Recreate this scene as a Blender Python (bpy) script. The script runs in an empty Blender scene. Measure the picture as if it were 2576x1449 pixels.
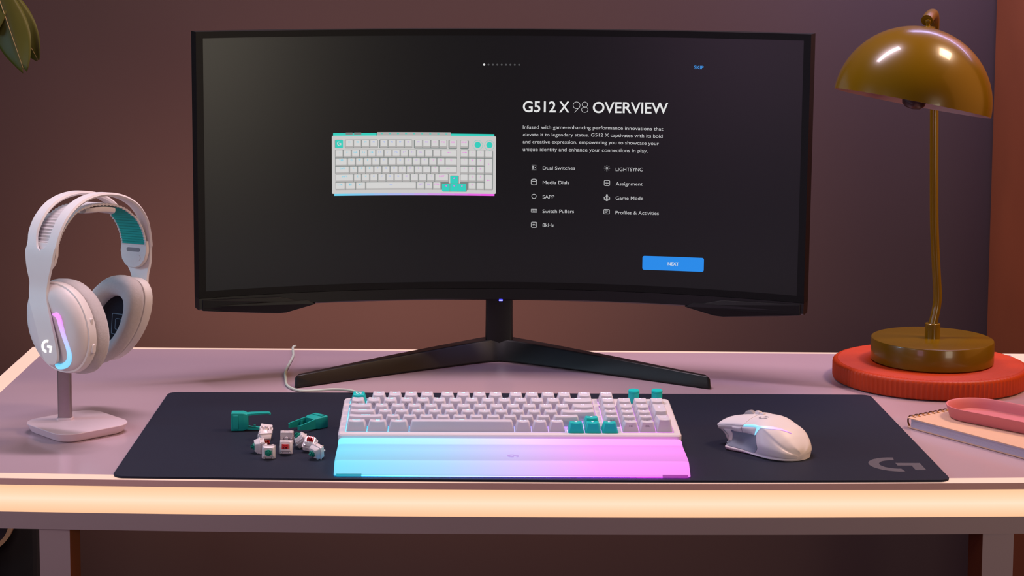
import bpy, bmesh, math, random
from mathutils import Vector, Matrix, Euler
random.seed(7)
R = math.radians
SC = bpy.context.scene
COL = SC.collection
ZT = 0.753                      # height of the desk mat's top above the floor; heights below are counted from it

# ------------------------------------------------------------------ camera, world, lights, exposure
cam = bpy.data.cameras.new('camera')
camo = bpy.data.objects.new('camera', cam)
COL.objects.link(camo)
SC.camera = camo
cam.sensor_width = 36.0
cam.lens = 4692.3 / 2576 * 36.0
cam.shift_x = 214.7 / 2576
cam.shift_y = -343.5 / 2576
cam.clip_start = 0.05
camo.location = (-0.0778, -1.9567, ZT + 0.5448)
camo.rotation_euler = (R(90) - 0.0985, 0.0, 0.0169)

world = bpy.data.worlds.new('world')
SC.world = world
world.use_nodes = True
world.node_tree.nodes['Background'].inputs[0].default_value = (0.30, 0.22, 0.34, 1)
world.node_tree.nodes['Background'].inputs[1].default_value = 0.06

def area(name, loc, target, size, size_y, power, col, spread=None):
    l = bpy.data.lights.new(name, 'AREA')
    l.shape = 'RECTANGLE'; l.size = size; l.size_y = size_y
    l.energy = power; l.color = col
    if spread: l.spread = R(spread)
    o = bpy.data.objects.new(name, l); COL.objects.link(o)
    o.location = (loc[0], loc[1], loc[2] + ZT)
    z = (Vector(loc) - Vector(target)).normalized()
    x = Vector((1, 0, 0)) if abs(z.x) < 0.9 else Vector((0, 1, 0))
    x = (x - z * x.dot(z)).normalized(); y = z.cross(x)
    o.rotation_euler = Matrix((x, y, z)).transposed().to_euler()
    return o
area('softbox_overhead', (-0.20, 0.56, 1.72), (-0.10, 0.30, 0), 0.80, 0.16, 18.5, (1.0, 0.80, 0.93), 150)
area('softbox_right', (1.25, 0.40, 1.55), (0.40, 0.30, 0.1), 0.30, 0.36, 9.0, (1.0, 0.68, 0.45), 125)
area('fill_front_left', (-1.05, -0.75, 0.65), (-0.5, 0.2, 0.13), 0.45, 0.45, 0.62, (1.0, 0.92, 0.90), 70)  # unseen lamp added to brighten the headset's front
area('fill_cool_left', (-1.75, 0.0, 0.65), (0.0, 0.3, 0.2), 0.4, 0.4, 2.0, (0.42, 0.72, 1.0), 90)  # unseen cool lamp added to tint left sides of headset and lamp shade
area('fill_front_right', (1.12, -1.45, 0.34), (-0.25, 0.45, 0.25), 0.48, 0.50, 6.0, (1.0, 0.88, 0.68))  # warm panel added out of view for haze on the screen's left part
area('fill_front_violet', (-0.85, -1.50, 0.42), (0.3, 0.45, 0.25), 0.45, 0.5, 2.2, (0.95, 0.50, 0.90))  # violet panel added out of view for haze on the screen's right part
area('fill_orange_right', (1.70, 0.10, 0.75), (0.52, 0.42, 0.30), 1.5, 1.5, 3.6, (1.0, 0.38, 0.09), 120)  # unseen orange lamp added to warm the lamp shade's right side
area('fill_wall_right', (0.80, 0.78, 0.80), (0.72, 1.1, 0.30), 0.5, 0.3, 6.0, (0.55, 0.50, 1.0))  # unseen lamp added to turn the right wall violet
area('fill_desk_back', (-0.25, 0.735, -0.03), (-0.25, 1.1, 0.09), 0.9, 0.015, 3.4, (1.0, 0.50, 0.34))  # extra lamp added to strengthen the desk band's glow on the wall

SC.view_settings.view_transform = 'Standard'
SC.view_settings.look = 'None'
SC.view_settings.gamma = 1.0
SC.view_settings.use_curve_mapping = False
SC.view_settings.exposure = 0.0
SC.cycles.use_denoising = True
SC.cycles.max_bounces = 8
SC.cycles.sample_clamp_indirect = 6.0

# ------------------------------------------------------------------ materials
def lin(c):
    return tuple(((x / 255) / 12.92 if x / 255 <= 0.04045 else ((x / 255 + 0.055) / 1.055) ** 2.4) for x in c)

def mat(name, col=(200, 200, 200), rough=0.5, metal=0.0, spec=0.5, coat=0.0, trans=0.0, ior=1.45,
        noise=None, bump=None, emit=None, estr=0.0, sheen=0.0, alpha=1.0):
    m = bpy.data.materials.new(name); m.use_nodes = True
    nt = m.node_tree; b = nt.nodes['Principled BSDF']
    c = lin(col)
    b.inputs['Base Color'].default_value = (*c, 1)
    b.inputs['Roughness'].default_value = rough
    b.inputs['Metallic'].default_value = metal
    b.inputs['Specular IOR Level'].default_value = spec
    b.inputs['Coat Weight'].default_value = coat
    b.inputs['Coat Roughness'].default_value = 0.06
    b.inputs['Transmission Weight'].default_value = trans
    b.inputs['IOR'].default_value = ior
    b.inputs['Sheen Weight'].default_value = sheen
    b.inputs['Alpha'].default_value = alpha
    if emit is not None:
        b.inputs['Emission Color'].default_value = (*lin(emit), 1)
        b.inputs['Emission Strength'].default_value = estr
    tc = None
    if noise or bump:
        tc = nt.nodes.new('ShaderNodeTexCoord')
    if noise:                                  # (scale, amount)
        n = nt.nodes.new('ShaderNodeTexNoise'); n.inputs['Scale'].default_value = noise[0]
        n.inputs['Detail'].default_value = 4
        nt.links.new(tc.outputs['Object'], n.inputs['Vector'])
        mx = nt.nodes.new('ShaderNodeMix'); mx.data_type = 'RGBA'
        a = noise[1]
        mx.inputs['A'].default_value = (*[x * (1 - a) for x in c], 1)
        mx.inputs['B'].default_value = (*[min(1, x * (1 + a)) for x in c], 1)
        nt.links.new(n.outputs['Fac'], mx.inputs['Factor'])
        nt.links.new(mx.outputs['Result'], b.inputs['Base Color'])
    if bump:                                   # (scale, strength, distance)
        n = nt.nodes.new('ShaderNodeTexNoise'); n.inputs['Scale'].default_value = bump[0]
        n.inputs['Detail'].default_value = 3
        nt.links.new(tc.outputs['Object'], n.inputs['Vector'])
        bp = nt.nodes.new('ShaderNodeBump'); bp.inputs['Strength'].default_value = bump[1]
        bp.inputs['Distance'].default_value = bump[2]
        nt.links.new(n.outputs['Fac'], bp.inputs['Height'])
        nt.links.new(bp.outputs['Normal'], b.inputs['Normal'])
    return m

def glow(name, col, strength=1.0, base=(20, 20, 20)):
    m = bpy.data.materials.new(name); m.use_nodes = True
    b = m.node_tree.nodes['Principled BSDF']
    b.inputs['Base Color'].default_value = (*lin(base), 1)
    b.inputs['Roughness'].default_value = 0.4
    b.inputs['Specular IOR Level'].default_value = 0.2
    b.inputs['Emission Color'].default_value = (*lin(col), 1)
    b.inputs['Emission Strength'].default_value = strength
    return m

def ramp_glow(name, axis, lo, hi, stops, strength, base=(60, 60, 60), rough=0.4, space='world', axis2=None, stops2=None):
    """light-emitting material whose colour runs along one axis (an RGB light bar)"""
    m = bpy.data.materials.new(name); m.use_nodes = True
    nt = m.node_tree; b = nt.nodes['Principled BSDF']
    b.inputs['Base Color'].default_value = (*lin(base), 1)
    b.inputs['Roughness'].default_value = rough
    if space == 'world':
        g = nt.nodes.new('ShaderNodeNewGeometry'); src = g.outputs['Position']
    else:
        g = nt.nodes.new('ShaderNodeTexCoord'); src = g.outputs['Object']
    sp = nt.nodes.new('ShaderNodeSeparateXYZ'); nt.links.new(src, sp.inputs[0])
    mr = nt.nodes.new('ShaderNodeMapRange')
    mr.inputs['From Min'].default_value = lo; mr.inputs['From Max'].default_value = hi
    nt.links.new(sp.outputs[axis], mr.inputs['Value'])
    cr = nt.nodes.new('ShaderNodeValToRGB'); nt.links.new(mr.outputs[0], cr.inputs[0])
    e = cr.color_ramp.elements
    while len(e) < len(stops): e.new(0.5)
    for i, (p, c) in enumerate(stops):
        e[i].position = p
    for i, (p, c) in enumerate(stops):
        e[i].color = (*lin(c), 1)
    out = cr.outputs[0]
    nt.links.new(out, b.inputs['Emission Color'])
    b.inputs['Emission Strength'].default_value = strength
    if axis2:
        lo2, hi2 = axis2[1], axis2[2]
        mr2 = nt.nodes.new('ShaderNodeMapRange')
        mr2.inputs['From Min'].default_value = lo2; mr2.inputs['From Max'].default_value = hi2
        nt.links.new(sp.outputs[axis2[0]], mr2.inputs['Value'])
        cr2 = nt.nodes.new('ShaderNodeValToRGB'); nt.links.new(mr2.outputs[0], cr2.inputs[0])
        e2 = cr2.color_ramp.elements
        while len(e2) < len(stops2): e2.new(0.5)
        for i, (p, v) in enumerate(stops2): e2[i].position = p
        for i, (p, v) in enumerate(stops2): e2[i].color = (v, v, v, 1)
        mu = nt.nodes.new('ShaderNodeMath'); mu.operation = 'MULTIPLY'
        mu.inputs[1].default_value = strength
        nt.links.new(cr2.outputs[0], mu.inputs[0])
        nt.links.new(mu.outputs[0], b.inputs['Emission Strength'])
    return m

RGB = [(0.0, (60, 215, 255)), (0.25, (140, 215, 255)), (0.48, (195, 190, 255)), (0.62, (235, 170, 255)), (1.0, (255, 120, 255))]

# ------------------------------------------------------------------ mesh helpers (verts in mm unless s=1)
def mk(name, verts, faces, m, parent=None, loc=(0, 0, 0), s=0.001, smooth=None, mi=None, rot=None, bevel=None, sub=0, solid=None):
    me = bpy.data.meshes.new(name)
    me.from_pydata([(v[0] * s, v[1] * s, v[2] * s) for v in verts], [], faces)
    for x in (m if isinstance(m, (list, tuple)) else [m]): me.materials.append(x)
    if mi: me.polygons.foreach_set('material_index', mi)
    me.validate(); me.update()
    bm = bmesh.new(); bm.from_mesh(me); bmesh.ops.recalc_face_normals(bm, faces=bm.faces); bm.to_mesh(me); bm.free()
    o = bpy.data.objects.new(name, me); COL.objects.link(o)
    if parent: o.parent = parent
    o.location = loc
    if rot: o.rotation_euler = rot
    if smooth is not None:
        me.shade_smooth(); me.set_sharp_from_angle(angle=R(smooth))
    if solid:
        md = o.modifiers.new('solidify', 'SOLIDIFY'); md.thickness = solid * s; md.offset = 0
    if bevel:
        md = o.modifiers.new('bevel', 'BEVEL'); md.width = bevel[0] * s; md.segments = bevel[1]
        md.limit_method = 'ANGLE'; md.angle_limit = R(35)
    if sub:
        md = o.modifiers.new('sub', 'SUBSURF'); md.levels = sub; md.render_levels = sub
    return o

class G:
    """collects verts and faces"""
    def __init__(s): s.v = []; s.f = []; s.m = []
    def add(s, v, f, mi=0):
        o = len(s.v); s.v += [tuple(p) for p in v]
        s.f += [tuple(i + o for i in q) for q in f]; s.m += [mi] * len(f)
        return s
    def box(s, x0, x1, y0, y1, z0, z1, mi=0, M=None):
        v = [(x, y, z) for z in (z0, z1) for y in (y0, y1) for x in (x0, x1)]
        if M: v = [tuple(M @ Vector(p)) for p in v]
        return s.add(v, [(0, 2, 3, 1), (4, 5, 7, 6), (0, 1, 5, 4), (2, 6, 7, 3), (0, 4, 6, 2), (1, 3, 7, 5)], mi)
    def prism(s, poly, z0, z1, mi=0, fn=None):
        n = len(poly)
        v = [(p[0], p[1], z0) for p in poly] + [(p[0], p[1], z1) for p in poly]
        if fn: v = [fn(*p) for p in v]
        f = [tuple(range(n))[::-1], tuple(range(n, 2 * n))] + [(i, (i + 1) % n, n + (i + 1) % n, n + i) for i in range(n)]
        return s.add(v, f, mi)
    def loft(s, rings, mi=0, cap0=True, cap1=True, closed=True):
        n = len(rings[0]); v = [p for r in rings for p in r]; f = []
        for k in range(len(rings) - 1):
            for i in range(n if closed else n - 1):
                j = (i + 1) % n
                f.append((k * n + i, k * n + j, (k + 1) * n + j, (k + 1) * n + i))
        if cap0: f.append(tuple(range(n))[::-1])
        if cap1: f.append(tuple(range((len(rings) - 1) * n, len(rings) * n)))
        return s.add(v, f, mi)
    def lathe(s, prof, n=48, mi=0, c=(0, 0), cap0=True, cap1=True, ax=None):
        rings = []
        for r, z in prof:
            rings.append([(c[0] + r * math.cos(2 * math.pi * i / n), c[1] + r * math.sin(2 * math.pi * i / n), z) for i in range(n)])
        if ax: rings = [[tuple(ax @ Vector(p)) for p in r] for r in rings]
        return s.loft(rings, mi, cap0, cap1)
    def tube(s, pts, r, n=12, mi=0, flat=1.0, up=None):
        P = [Vector(p) for p in pts]; rings = []
        prev = None
        for i, p in enumerate(P):
            t = (P[min(i + 1, len(P) - 1)] - P[max(i - 1, 0)]).normalized()
            if prev is None:
                a = up and Vector(up) or (Vector((0, 0, 1)) if abs(t.z) < 0.9 else Vector((1, 0, 0)))
                u = (a - t * a.dot(t)).normalized()
            else:
                u = (prev - t * prev.dot(t)).normalized()
            prev = u; w = t.cross(u)
            rr = r[i] if isinstance(r, (list, tuple)) else r
            rings.append([tuple(p + u * (rr * flat * math.cos(2 * math.pi * k / n)) + w * (rr * math.sin(2 * math.pi * k / n))) for k in range(n)])
        return s.loft(rings, mi)
    def mk(me_, name, m, parent=None, **k):
        return mk(name, me_.v, me_.f, m, parent, mi=me_.m if isinstance(m, (list, tuple)) else None, **k)

def rrect(w, h, r, n=5, cx=0, cy=0):
    pts = []
    for qx, qy, a0 in ((1, 1, 0), (-1, 1, 90), (-1, -1, 180), (1, -1, 270)):
        for i in range(n + 1):
            a = R(a0 + 90 * i / n)
            pts.append((cx + qx * (w / 2 - r) + r * math.cos(a), cy + qy * (h / 2 - r) + r * math.sin(a)))
    return pts

def crom(pts, k=8, closed=False):
    """Catmull-Rom through points of any dimension"""
    n = len(pts); out = []
    rng = range(n if closed else n - 1)
    for i in rng:
        g = lambda j: pts[j % n] if closed else pts[max(0, min(n - 1, j))]
        p0, p1, p2, p3 = g(i - 1), g(i), g(i + 1), g(i + 2)
        for q in range(k):
            t = q / k
            out.append(tuple(0.5 * ((2 * b) + (-a + c) * t + (2 * a - 5 * b + 4 * c - d) * t * t + (-a + 3 * b - 3 * c + d) * t ** 3)
                             for a, b, c, d in zip(p0, p1, p2, p3)))
    if not closed: out.append(tuple(pts[-1]))
    return out

def empty(name, loc, label=None, cat=None, group=None, rot=(0, 0, 0)):
    o = bpy.data.objects.new(name, None); COL.objects.link(o)
    o.empty_display_size = 0.02
    o.location = (loc[0], loc[1], loc[2] + ZT); o.rotation_euler = rot
    return tag(o, label, cat, group)

def tag(o, label=None, cat=None, group=None, kind=None):
    if label: o['label'] = label
    if cat: o['category'] = cat
    if group: o['group'] = group
    if kind: o['kind'] = kind
    return o

_tc = {}
def text2d(s, bold=0.0):
    """outline text as a flat mesh: (verts, faces, width, cap height) for size 1"""
    key = (s, bold)
    if key in _tc: return _tc[key]
    cu = bpy.data.curves.new('t', 'FONT'); cu.body = s; cu.offset = bold; cu.resolution_u = 6; cu.fill_mode = 'FRONT'
    o = bpy.data.objects.new('t', cu); COL.objects.link(o)
    bpy.context.view_layer.update()
    me = bpy.data.meshes.new_from_object(o.evaluated_get(bpy.context.evaluated_depsgraph_get()))
    v = [tuple(p.co) for p in me.vertices]; f = [tuple(p.vertices) for p in me.polygons]
    bpy.data.meshes.remove(me); bpy.data.objects.remove(o); bpy.data.curves.remove(cu)
    x0 = min(p[0] for p in v) if v else 0; x1 = max(p[0] for p in v) if v else 1
    v = [(p[0] - x0, p[1]) for p in v]
    _tc[key] = (v, f, x1 - x0)
    return _tc[key]
def cap(bold=0.0):
    v = text2d('H', bold)[0]; return max(p[1] for p in v)

def logo_polys(r):
    """round C arc with a hooked bar, centred, outer radius r"""
    A = []
    n = 16
    a0, a1 = R(82), R(278)
    outer = [(r * math.cos(a0 + (a1 - a0) * i / n), r * math.sin(a0 + (a1 - a0) * i / n)) for i in range(n + 1)]
    inner = [(0.60 * r * math.cos(a0 + (a1 - a0) * i / n), 0.60 * r * math.sin(a0 + (a1 - a0) * i / n)) for i in range(n + 1)]
    for i in range(n): A.append([outer[i], outer[i + 1], inner[i + 1], inner[i]])
    A.append([(0.05 * r, 0.22 * r), (0.05 * r, -0.16 * r), (0.58 * r, -0.16 * r), (0.98 * r, 0.22 * r)])
    A.append([(0.58 * r, -0.16 * r), (0.58 * r, -0.78 * r), (0.98 * r, -0.78 * r), (0.98 * r, 0.22 * r)])
    return A

# ------------------------------------------------------------------ room
m_wall = mat('wall_paint', (74, 56, 54), 0.85, noise=(3, 0.05), bump=(60, 0.06, 0.002))
m_floor = mat('dark_floor', (38, 28, 24), 0.6, noise=(6, 0.2))
m_ceil = mat('ceiling_paint', (120, 105, 105), 0.9, noise=(3, 0.03))
def wallbox(name, *b, m=m_wall):
    o = G().box(*b).mk(name, m, s=1.0); o['kind'] = 'structure'; return o
wallbox('wall_back', -2.6, 2.6, 1.10, 1.20, 0, 2.9)
wallbox('floor', -2.6, 2.6, -2.6, 1.10, -0.05, 0, m=m_floor)
wallbox('baseboard_back', -2.6, 2.6, 1.085, 1.10, 0, 0.09, m=mat('baseboard_paint', (110, 90, 88), 0.6, noise=(5, 0.05)))

# ------------------------------------------------------------------ desk
m_top = mat('white_lacquer_top', (184, 158, 168), 0.15, spec=0.5, noise=(2, 0.02))
m_lacq = mat('white_lacquer', (168, 146, 152), 0.42, noise=(8, 0.04))
m_edge = mat('edge_lacquer', (225, 175, 172), 0.45, noise=(30, 0.06))
m_leg_inner = mat('leg_inner_brown', (150, 78, 42), 0.7, noise=(20, 0.15))
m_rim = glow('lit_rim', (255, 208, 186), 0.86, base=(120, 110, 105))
m_band = ramp_glow('light_diffuser', 'Z', -40.5e-3 + ZT, -10.2e-3 + ZT,
                   [(0, (251, 196, 152)), (0.3, (253, 214, 176)), (0.5, (254, 228, 198)), (0.7, (253, 216, 178)), (1.0, (252, 200, 155))], 1.0, base=(80, 70, 60))
desk = empty('desk', (0, 0.34, -ZT), 'long white desk with a glowing warm light band along its edge', 'desk')
def D(x, y, z=0): return (x, y - 0.34, z + ZT)
def yf(x): return -0.0105 + 0.012 * ((x + 0.02) / 0.56) ** 2
def desk_loop(dl, df, dr, db):
    xl, xr = -0.694 + dl, 0.730 - dr; n = 28
    L = [(xl + (xr - xl) * i / n, yf(-0.694 + 1.424 * i / n) + df) for i in range(n + 1)]
    L += [(xr, 0.672 - db), (xl, 0.697 - db)]
    return L
def desk_slab(name, ins, z0, z1, m, df=0.0):
    P = desk_loop(ins, ins + df, ins, ins)
    g = G(); n = len(P)
    g.prism([D(*p)[:2] for p in P], z0 + ZT, z1 + ZT)
    return g.mk(name, m, desk, s=1.0)
desk_slab('tabletop', 0, -0.0102, -0.0032, [m_top])
tt = desk.children[0]
tt.data.materials.append(m_edge)
for p in tt.data.polygons:
    if abs(p.normal.z) < 0.5: p.material_index = 1
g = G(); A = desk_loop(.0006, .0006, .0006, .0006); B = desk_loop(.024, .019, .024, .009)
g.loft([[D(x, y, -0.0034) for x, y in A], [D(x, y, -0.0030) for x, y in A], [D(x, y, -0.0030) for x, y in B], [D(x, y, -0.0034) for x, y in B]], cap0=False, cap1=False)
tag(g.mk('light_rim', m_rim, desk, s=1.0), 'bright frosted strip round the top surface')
desk_slab('light_band', 0.0008, -0.0402, -0.0102, m_band)
desk_slab('apron', 0, -0.0588, -0.0402, m_lacq)
for (x0, x1, y0, y1, inner) in ((-.5295, -.4965, .001, .055, 1), (.4850, .5180, .001, .055, 0), (-.6655, -.6325, .62, .674, 1), (.6655, .6985, .61, .664, 0)):
    a = D(x0, y0); b = D(x1, y1)
    g = G().box(a[0], b[0], a[1], b[1], 0, ZT - 0.0588)
    o = g.mk('leg', [m_lacq, m_leg_inner], desk, s=1.0)
    for p in o.data.polygons:
        if (inner and p.normal.x > 0.5) or (not inner and p.normal.x < -0.5): p.material_index = 1  # brown on the leg faces turned inward

# ------------------------------------------------------------------ desk mat
m_mat = mat('black_cloth', (24, 28, 46), 0.6, spec=0.18, noise=(900, 0.25), bump=(1500, 0.3, 0.0004), sheen=0.03)
m_matlogo = mat('grey_print', (84, 80, 90), 0.9, noise=(900, 0.15))
dm = empty('desk_mat', (0, 0.2, -0.003), 'wide black cloth desk mat under the keyboard with grey logo', 'desk mat')
P = []
for (x, y) in rrect(900, 400, 13, 8):
    P.append((x, y))
# resample the front side so that it can bow slightly
Q = []
for i, p in enumerate(P):
    Q.append(p)
    if i == 26:  # end of bottom-left corner -> bottom-right
        for k in range(1, 24): Q.append((-437 + 874 * k / 24, -200))
def bow(x, y, z): return (x, y - (7.5 * (1 - (x / 437) ** 2) if y < -150 and abs(x) < 437 else 0), z)
g = G(); g.prism(Q, 0.2, 3.0, fn=bow)
g.mk('mat_body', m_mat, dm, bevel=(0.8, 2))
g = G()
for q in logo_polys(29): g.prism([(404 + a, -139 + b) for a, b in q], 3.0, 3.12)
g.mk('logo_print', m_matlogo, dm)

# ------------------------------------------------------------------ monitor (curved ultrawide)
m_black = mat('black_plastic', (20, 19, 21), 0.42, spec=0.4, noise=(40, 0.08))
m_bezel = mat('bezel_black', (8, 8, 9), 0.5, spec=0.35, noise=(40, 0.05))
m_panel = bpy.data.materials.new('screen_panel'); m_panel.use_nodes = True
_b = m_panel.node_tree.nodes['Principled BSDF']
_b.inputs['Base Color'].default_value = (0.004, 0.004, 0.004, 1); _b.inputs['Roughness'].default_value = 0.34
_b.inputs['Specular IOR Level'].default_value = 0.5
_b.inputs['Emission Color'].default_value = (*lin((12, 12, 14)), 1); _b.inputs['Emission Strength'].default_value = 1.0
mon = empty('monitor', (-0.0209, 0.625, -0.003), 'curved ultrawide black monitor on a V shaped stand showing a dark page', 'monitor')
MX = (-0.0209, 0.5387, 0.2871); YAW, TILT, ROLL = -0.0093, 0.0278, 0.0030
HM = (Matrix.Translation(Vector(MX) - Vector((-0.0209, 0.625, -0.003))) @ Matrix.Rotation(YAW, 4, 'Z') @ Matrix.Rotation(TILT, 4, 'X') @ Matrix.Rotation(ROLL, 4, 'Y'))
def S(u, v, d=0.0):
    """point on the curved screen: u along the arc, v up, d out of the glass (mm) -> local mm of the stand's base"""
    a = u / 1000.0; r = 1.0 - d / 1000.0
    p = HM @ Vector((r * math.sin(a), -1.0 + r * math.cos(a), v / 1000.0))
    return (p.x * 1000, p.y * 1000, p.z * 1000)
def strip(g, u0, u1, v0, v1, d0, d1, n=40, mi=0):
    rings = []
    for i in range(n + 1):
        u = u0 + (u1 - u0) * i / n
        rings.append([S(u, v0, d0), S(u, v1, d0), S(u, v1, d1), S(u, v0, d1)])
    g.loft(rings, mi)
g = G(); strip(g, -398.6, 398.6, -167, 167, 0.0, -1.5, 60)
screen = g.mk('screen', m_panel, mon, smooth=30)
g = G()
strip(g, -408, 408, 167, 175.5, 1.5, -22, 60); strip(g, -408, 408, -176, -167, 0.4, -22, 60)
strip(g, -408, -398.6, -167, 167, 1.5, -22, 2); strip(g, 398.6, 408, -167, 167, 1.5, -22, 2)
g.mk('bezel', m_bezel, mon, smooth=30)
g = G(); strip(g, -406, 406, -174, 173.5, -2, -24, 60)
for (w, h, d0, d1) in ((360, 140, -23, -36), (280, 110, -35, -50), (150, 80, -49, -60)): strip(g, -w, w, -h, h, d0, d1, 24)
g.mk('back_shell', m_black, mon, smooth=40)
g = G()
n = 60; rings = []
for i in range(n + 1):
    u = -408 + 816 * i / n; 
    rings.append([S(u, -176.3, 1.2), S(u, -190, 2.4), S(u, -192, -1), S(u, -192, -20), S(u, -176.3, -22)])
g.loft(rings)
g.mk('chin', m_black, mon, smooth=25)
for sgn in (-1, 1):
    g = G(); 
    top = [(404, -186), (404, -192.5), (375, -196), (302, -202.5), (290, -202), (250, -192.2), (262, -186)]
    rings = [[S(sgn * u, v, 3.2) for u, v in top], [S(sgn * u, v, -19) for u, v in top]]
    g.loft(rings)
    # raised facet above the vent
    top = [(404, -178), (404, -190), (290, -190), (262, -189), (300, -180)]
    g.loft([[S(sgn * u, v, 3.4) for u, v in top], [S(sgn * u, v, -3) for u, v in top]])
    g.mk('chin_wing', m_black, mon, bevel=(0.8, 2))
g = G(); c = S(2, -192.5, -1)
g.lathe([(0.1, -1.0), (1.8, -0.8), (1.8, 0.8), (0.1, 1.0)], 12); g.v = [(c[0] + x * 1.4, c[1] + y, c[2] + z) for x, y, z in g.v]
tag(g.mk('power_light', glow('blue_led', (60, 60, 255), 14), mon, smooth=40), 'tiny blue power light')
# stand: neck and V foot, local mm around (-20.9, 625)
g = G()
def nb(w0, w1, y0, y1, z): return [(x, y, z) for x, y in rrect(w0, y1 - y0, 4, 3, 1.2, (y0 + y1) / 2)]
g.loft([nb(38.5, 0, -8, 22, 24), nb(37.5, 0, -8, 22, 60), nb(37.0, 0, -9, 20, 130), nb(37, 0, -12, 14, 300)])
g.mk('stand_neck', m_black, mon, smooth=40)
g = G(); secs = []
for sgn, tipx, tipy in ((-1, -270, -192), (1, 273, -189)):
    for t in ((1.0, .985, .9, .6, .3, .16, .09, .04) if sgn < 0 else (0, .04, .09, .16, .3, .6, .9, .985, 1.0)):
        x = tipx * t + 1.0 * (1 - t)
        te = math.sqrt(t * t + .0016) - .04 if t < .5 else t - .0384 * (1 - t) * 2
        yfb = -21 + (tipy + 21) * te
        hgt = 29 - 13.5 * te; top = 17 - 11 * te; dep = 62 - 36 * te
        if t > .99: hgt -= 3; dep -= 4; yfb += 2
        secs.append([(x, yfb, 0.8), (x, yfb, 3.0), (x, yfb + top * .86, hgt - 2.2), (x, yfb + top, hgt), (x, yfb + dep * .8, hgt - 1), (x, yfb + dep, 0.8)])
g.loft(secs)
g.mk('stand_foot', m_black, mon, smooth=25, bevel=(1.2, 2))
m_rub = mat('rubber', (12, 12, 12), 0.9, noise=(50, 0.1))
for x, y in ((-258, -175), (262, -172), (1, 10)): g = G(); g.lathe([(7, 0), (7, 1.0)], 20, c=(x, y)); g.mk('rubber_pad', m_rub, mon)

# ---- what the screen shows
C_TXT = glow('screen_white', (226, 226, 226), 1.0); C_DIM = glow('screen_grey', (196, 196, 198), 1.0)
C_DOT = glow('screen_dot_grey', (78, 78, 80), 1.0); C_BLUE = glow('screen_blue', (38, 138, 232), 1.0)
C_SKIP = glow('screen_link_blue', (60, 140, 215), 1.0); C_KEY = glow('screen_key_white', (212, 211, 210), 1.0)
C_KEYS = glow('screen_key_shade', (176, 173, 172), 1.0); C_CASE = glow('screen_case', (202, 200, 199), 1.0)
C_TEAL = glow('screen_teal', (52, 205, 188), 1.0); C_GAP = glow('screen_gap', (122, 132, 130), 1.0)
C_LEG = [glow('screen_legend', c, 1.0) for c in ((80, 205, 235), (150, 175, 240), (190, 150, 235), (235, 110, 225))]
def stext(g, s, u0, u1, vb, caph, bold=0.0, vr=None, d=0.25, mi=0):
    v, f, w = text2d(s, bold); k = (u1 - u0) / w; kz = caph / cap(bold); vr = vb if vr is None else vr
    g.add([S(u0 + x * k, vb + (vr - vb) * x / w + y * kz, d) for x, y in v], f, mi)
def clipx(poly, x, keep):
    out = []
    for i, p in enumerate(poly):
        q = poly[(i + 1) % len(poly)]; ip = (p[0] - x) * keep >= 0; iq = (q[0] - x) * keep >= 0
        if ip: out.append(p)
        if ip != iq: t = (x - p[0]) / (q[0] - p[0]); out.append((x, p[1] + (q[1] - p[1]) * t))
    return out
def spoly(g, poly, d=0.2, mi=0):
    x0 = min(p[0] for p in poly); x1 = max(p[0] for p in poly); n = max(1, int((x1 - x0) / 8))
    for k in range(n):        # slice wide shapes so that they follow the curve of the glass
        q = poly if n == 1 else clipx(clipx(poly, x0 + (x1 - x0) * k / n, 1), x0 + (x1 - x0) * (k + 1) / n, -1)
        if len(q) > 2: g.add([S(a, b, d) for a, b in q], [tuple(range(len(q)))], mi)
def srect(g, u0, u1, v0, v1, d=0.2, mi=0): spoly(g, [(u0, v0), (u1, v0), (u1, v1), (u0, v1)], d, mi)
def sring(g, cu, cv, r, t, n=24, d=0.2, a0=0, a1=360, ry=None, mi=0):
    ry = ry or r
    for i in range(n):
        p, q = R(a0 + (a1 - a0) * i / n), R(a0 + (a1 - a0) * (i + 1) / n)
        spoly(g, [(cu + r * math.cos(p), cv + ry * math.sin(p)), (cu + r * math.cos(q), cv + ry * math.sin(q)),
                  (cu + (r - t) * math.cos(q), cv + (ry - t) * math.sin(q)), (cu + (r - t) * math.cos(p), cv + (ry - t) * math.sin(p))], d, mi)
def sline(g, a, b, t, d=0.2, mi=0):
    dx, dy = b[0] - a[0], b[1] - a[1]; L = math.hypot(dx, dy); nx, ny = -dy / L * t / 2, dx / L * t / 2
    spoly(g, [(a[0] + nx, a[1] + ny), (a[0] - nx, a[1] - ny), (b[0] - nx, b[1] - ny), (b[0] + nx, b[1] + ny)], d, mi)
def sbox(g, cu, cv, w, h, r, t, d=0.2, mi=0):
    o = rrect(w, h, r, 4, cu, cv); i_ = rrect(w - 2 * t, h - 2 * t, max(.1, r - t), 4, cu, cv); n = len(o)
    for k in range(n): spoly(g, [o[k], o[(k + 1) % n], i_[(k + 1) % n], i_[k]], d, mi)
g = G()
for k in range(9):
    u = -22.55 + 5.835 * k; r = 1.45 if k == 0 else 1.3
    spoly(g, [(u + r * math.cos(2 * math.pi * i / 16), 128.1 + r * math.sin(2 * math.pi * i / 16)) for i in range(16)], mi=0 if k == 0 else 1)
g.mk('page_dots', [C_TXT, C_DOT], screen, s=.001)
g = G(); stext(g, 'SKIP', 255.9, 268.6, 126.2, 4.4, 0.015); g.mk('skip_link', C_SKIP, screen)
g = G()
for s, a, b, v1 in (('G512', 29.7, 73.6, 65.0), ('X', 78.0, 91.8, 65.1), ('OVERVIEW', 123.0, 222.9, 66.2)):
    g = G(); stext(g, s, a, b, 65.0, 14.4, 0.013, vr=v1); g.mk('heading_word', C_TXT, screen)
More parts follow.
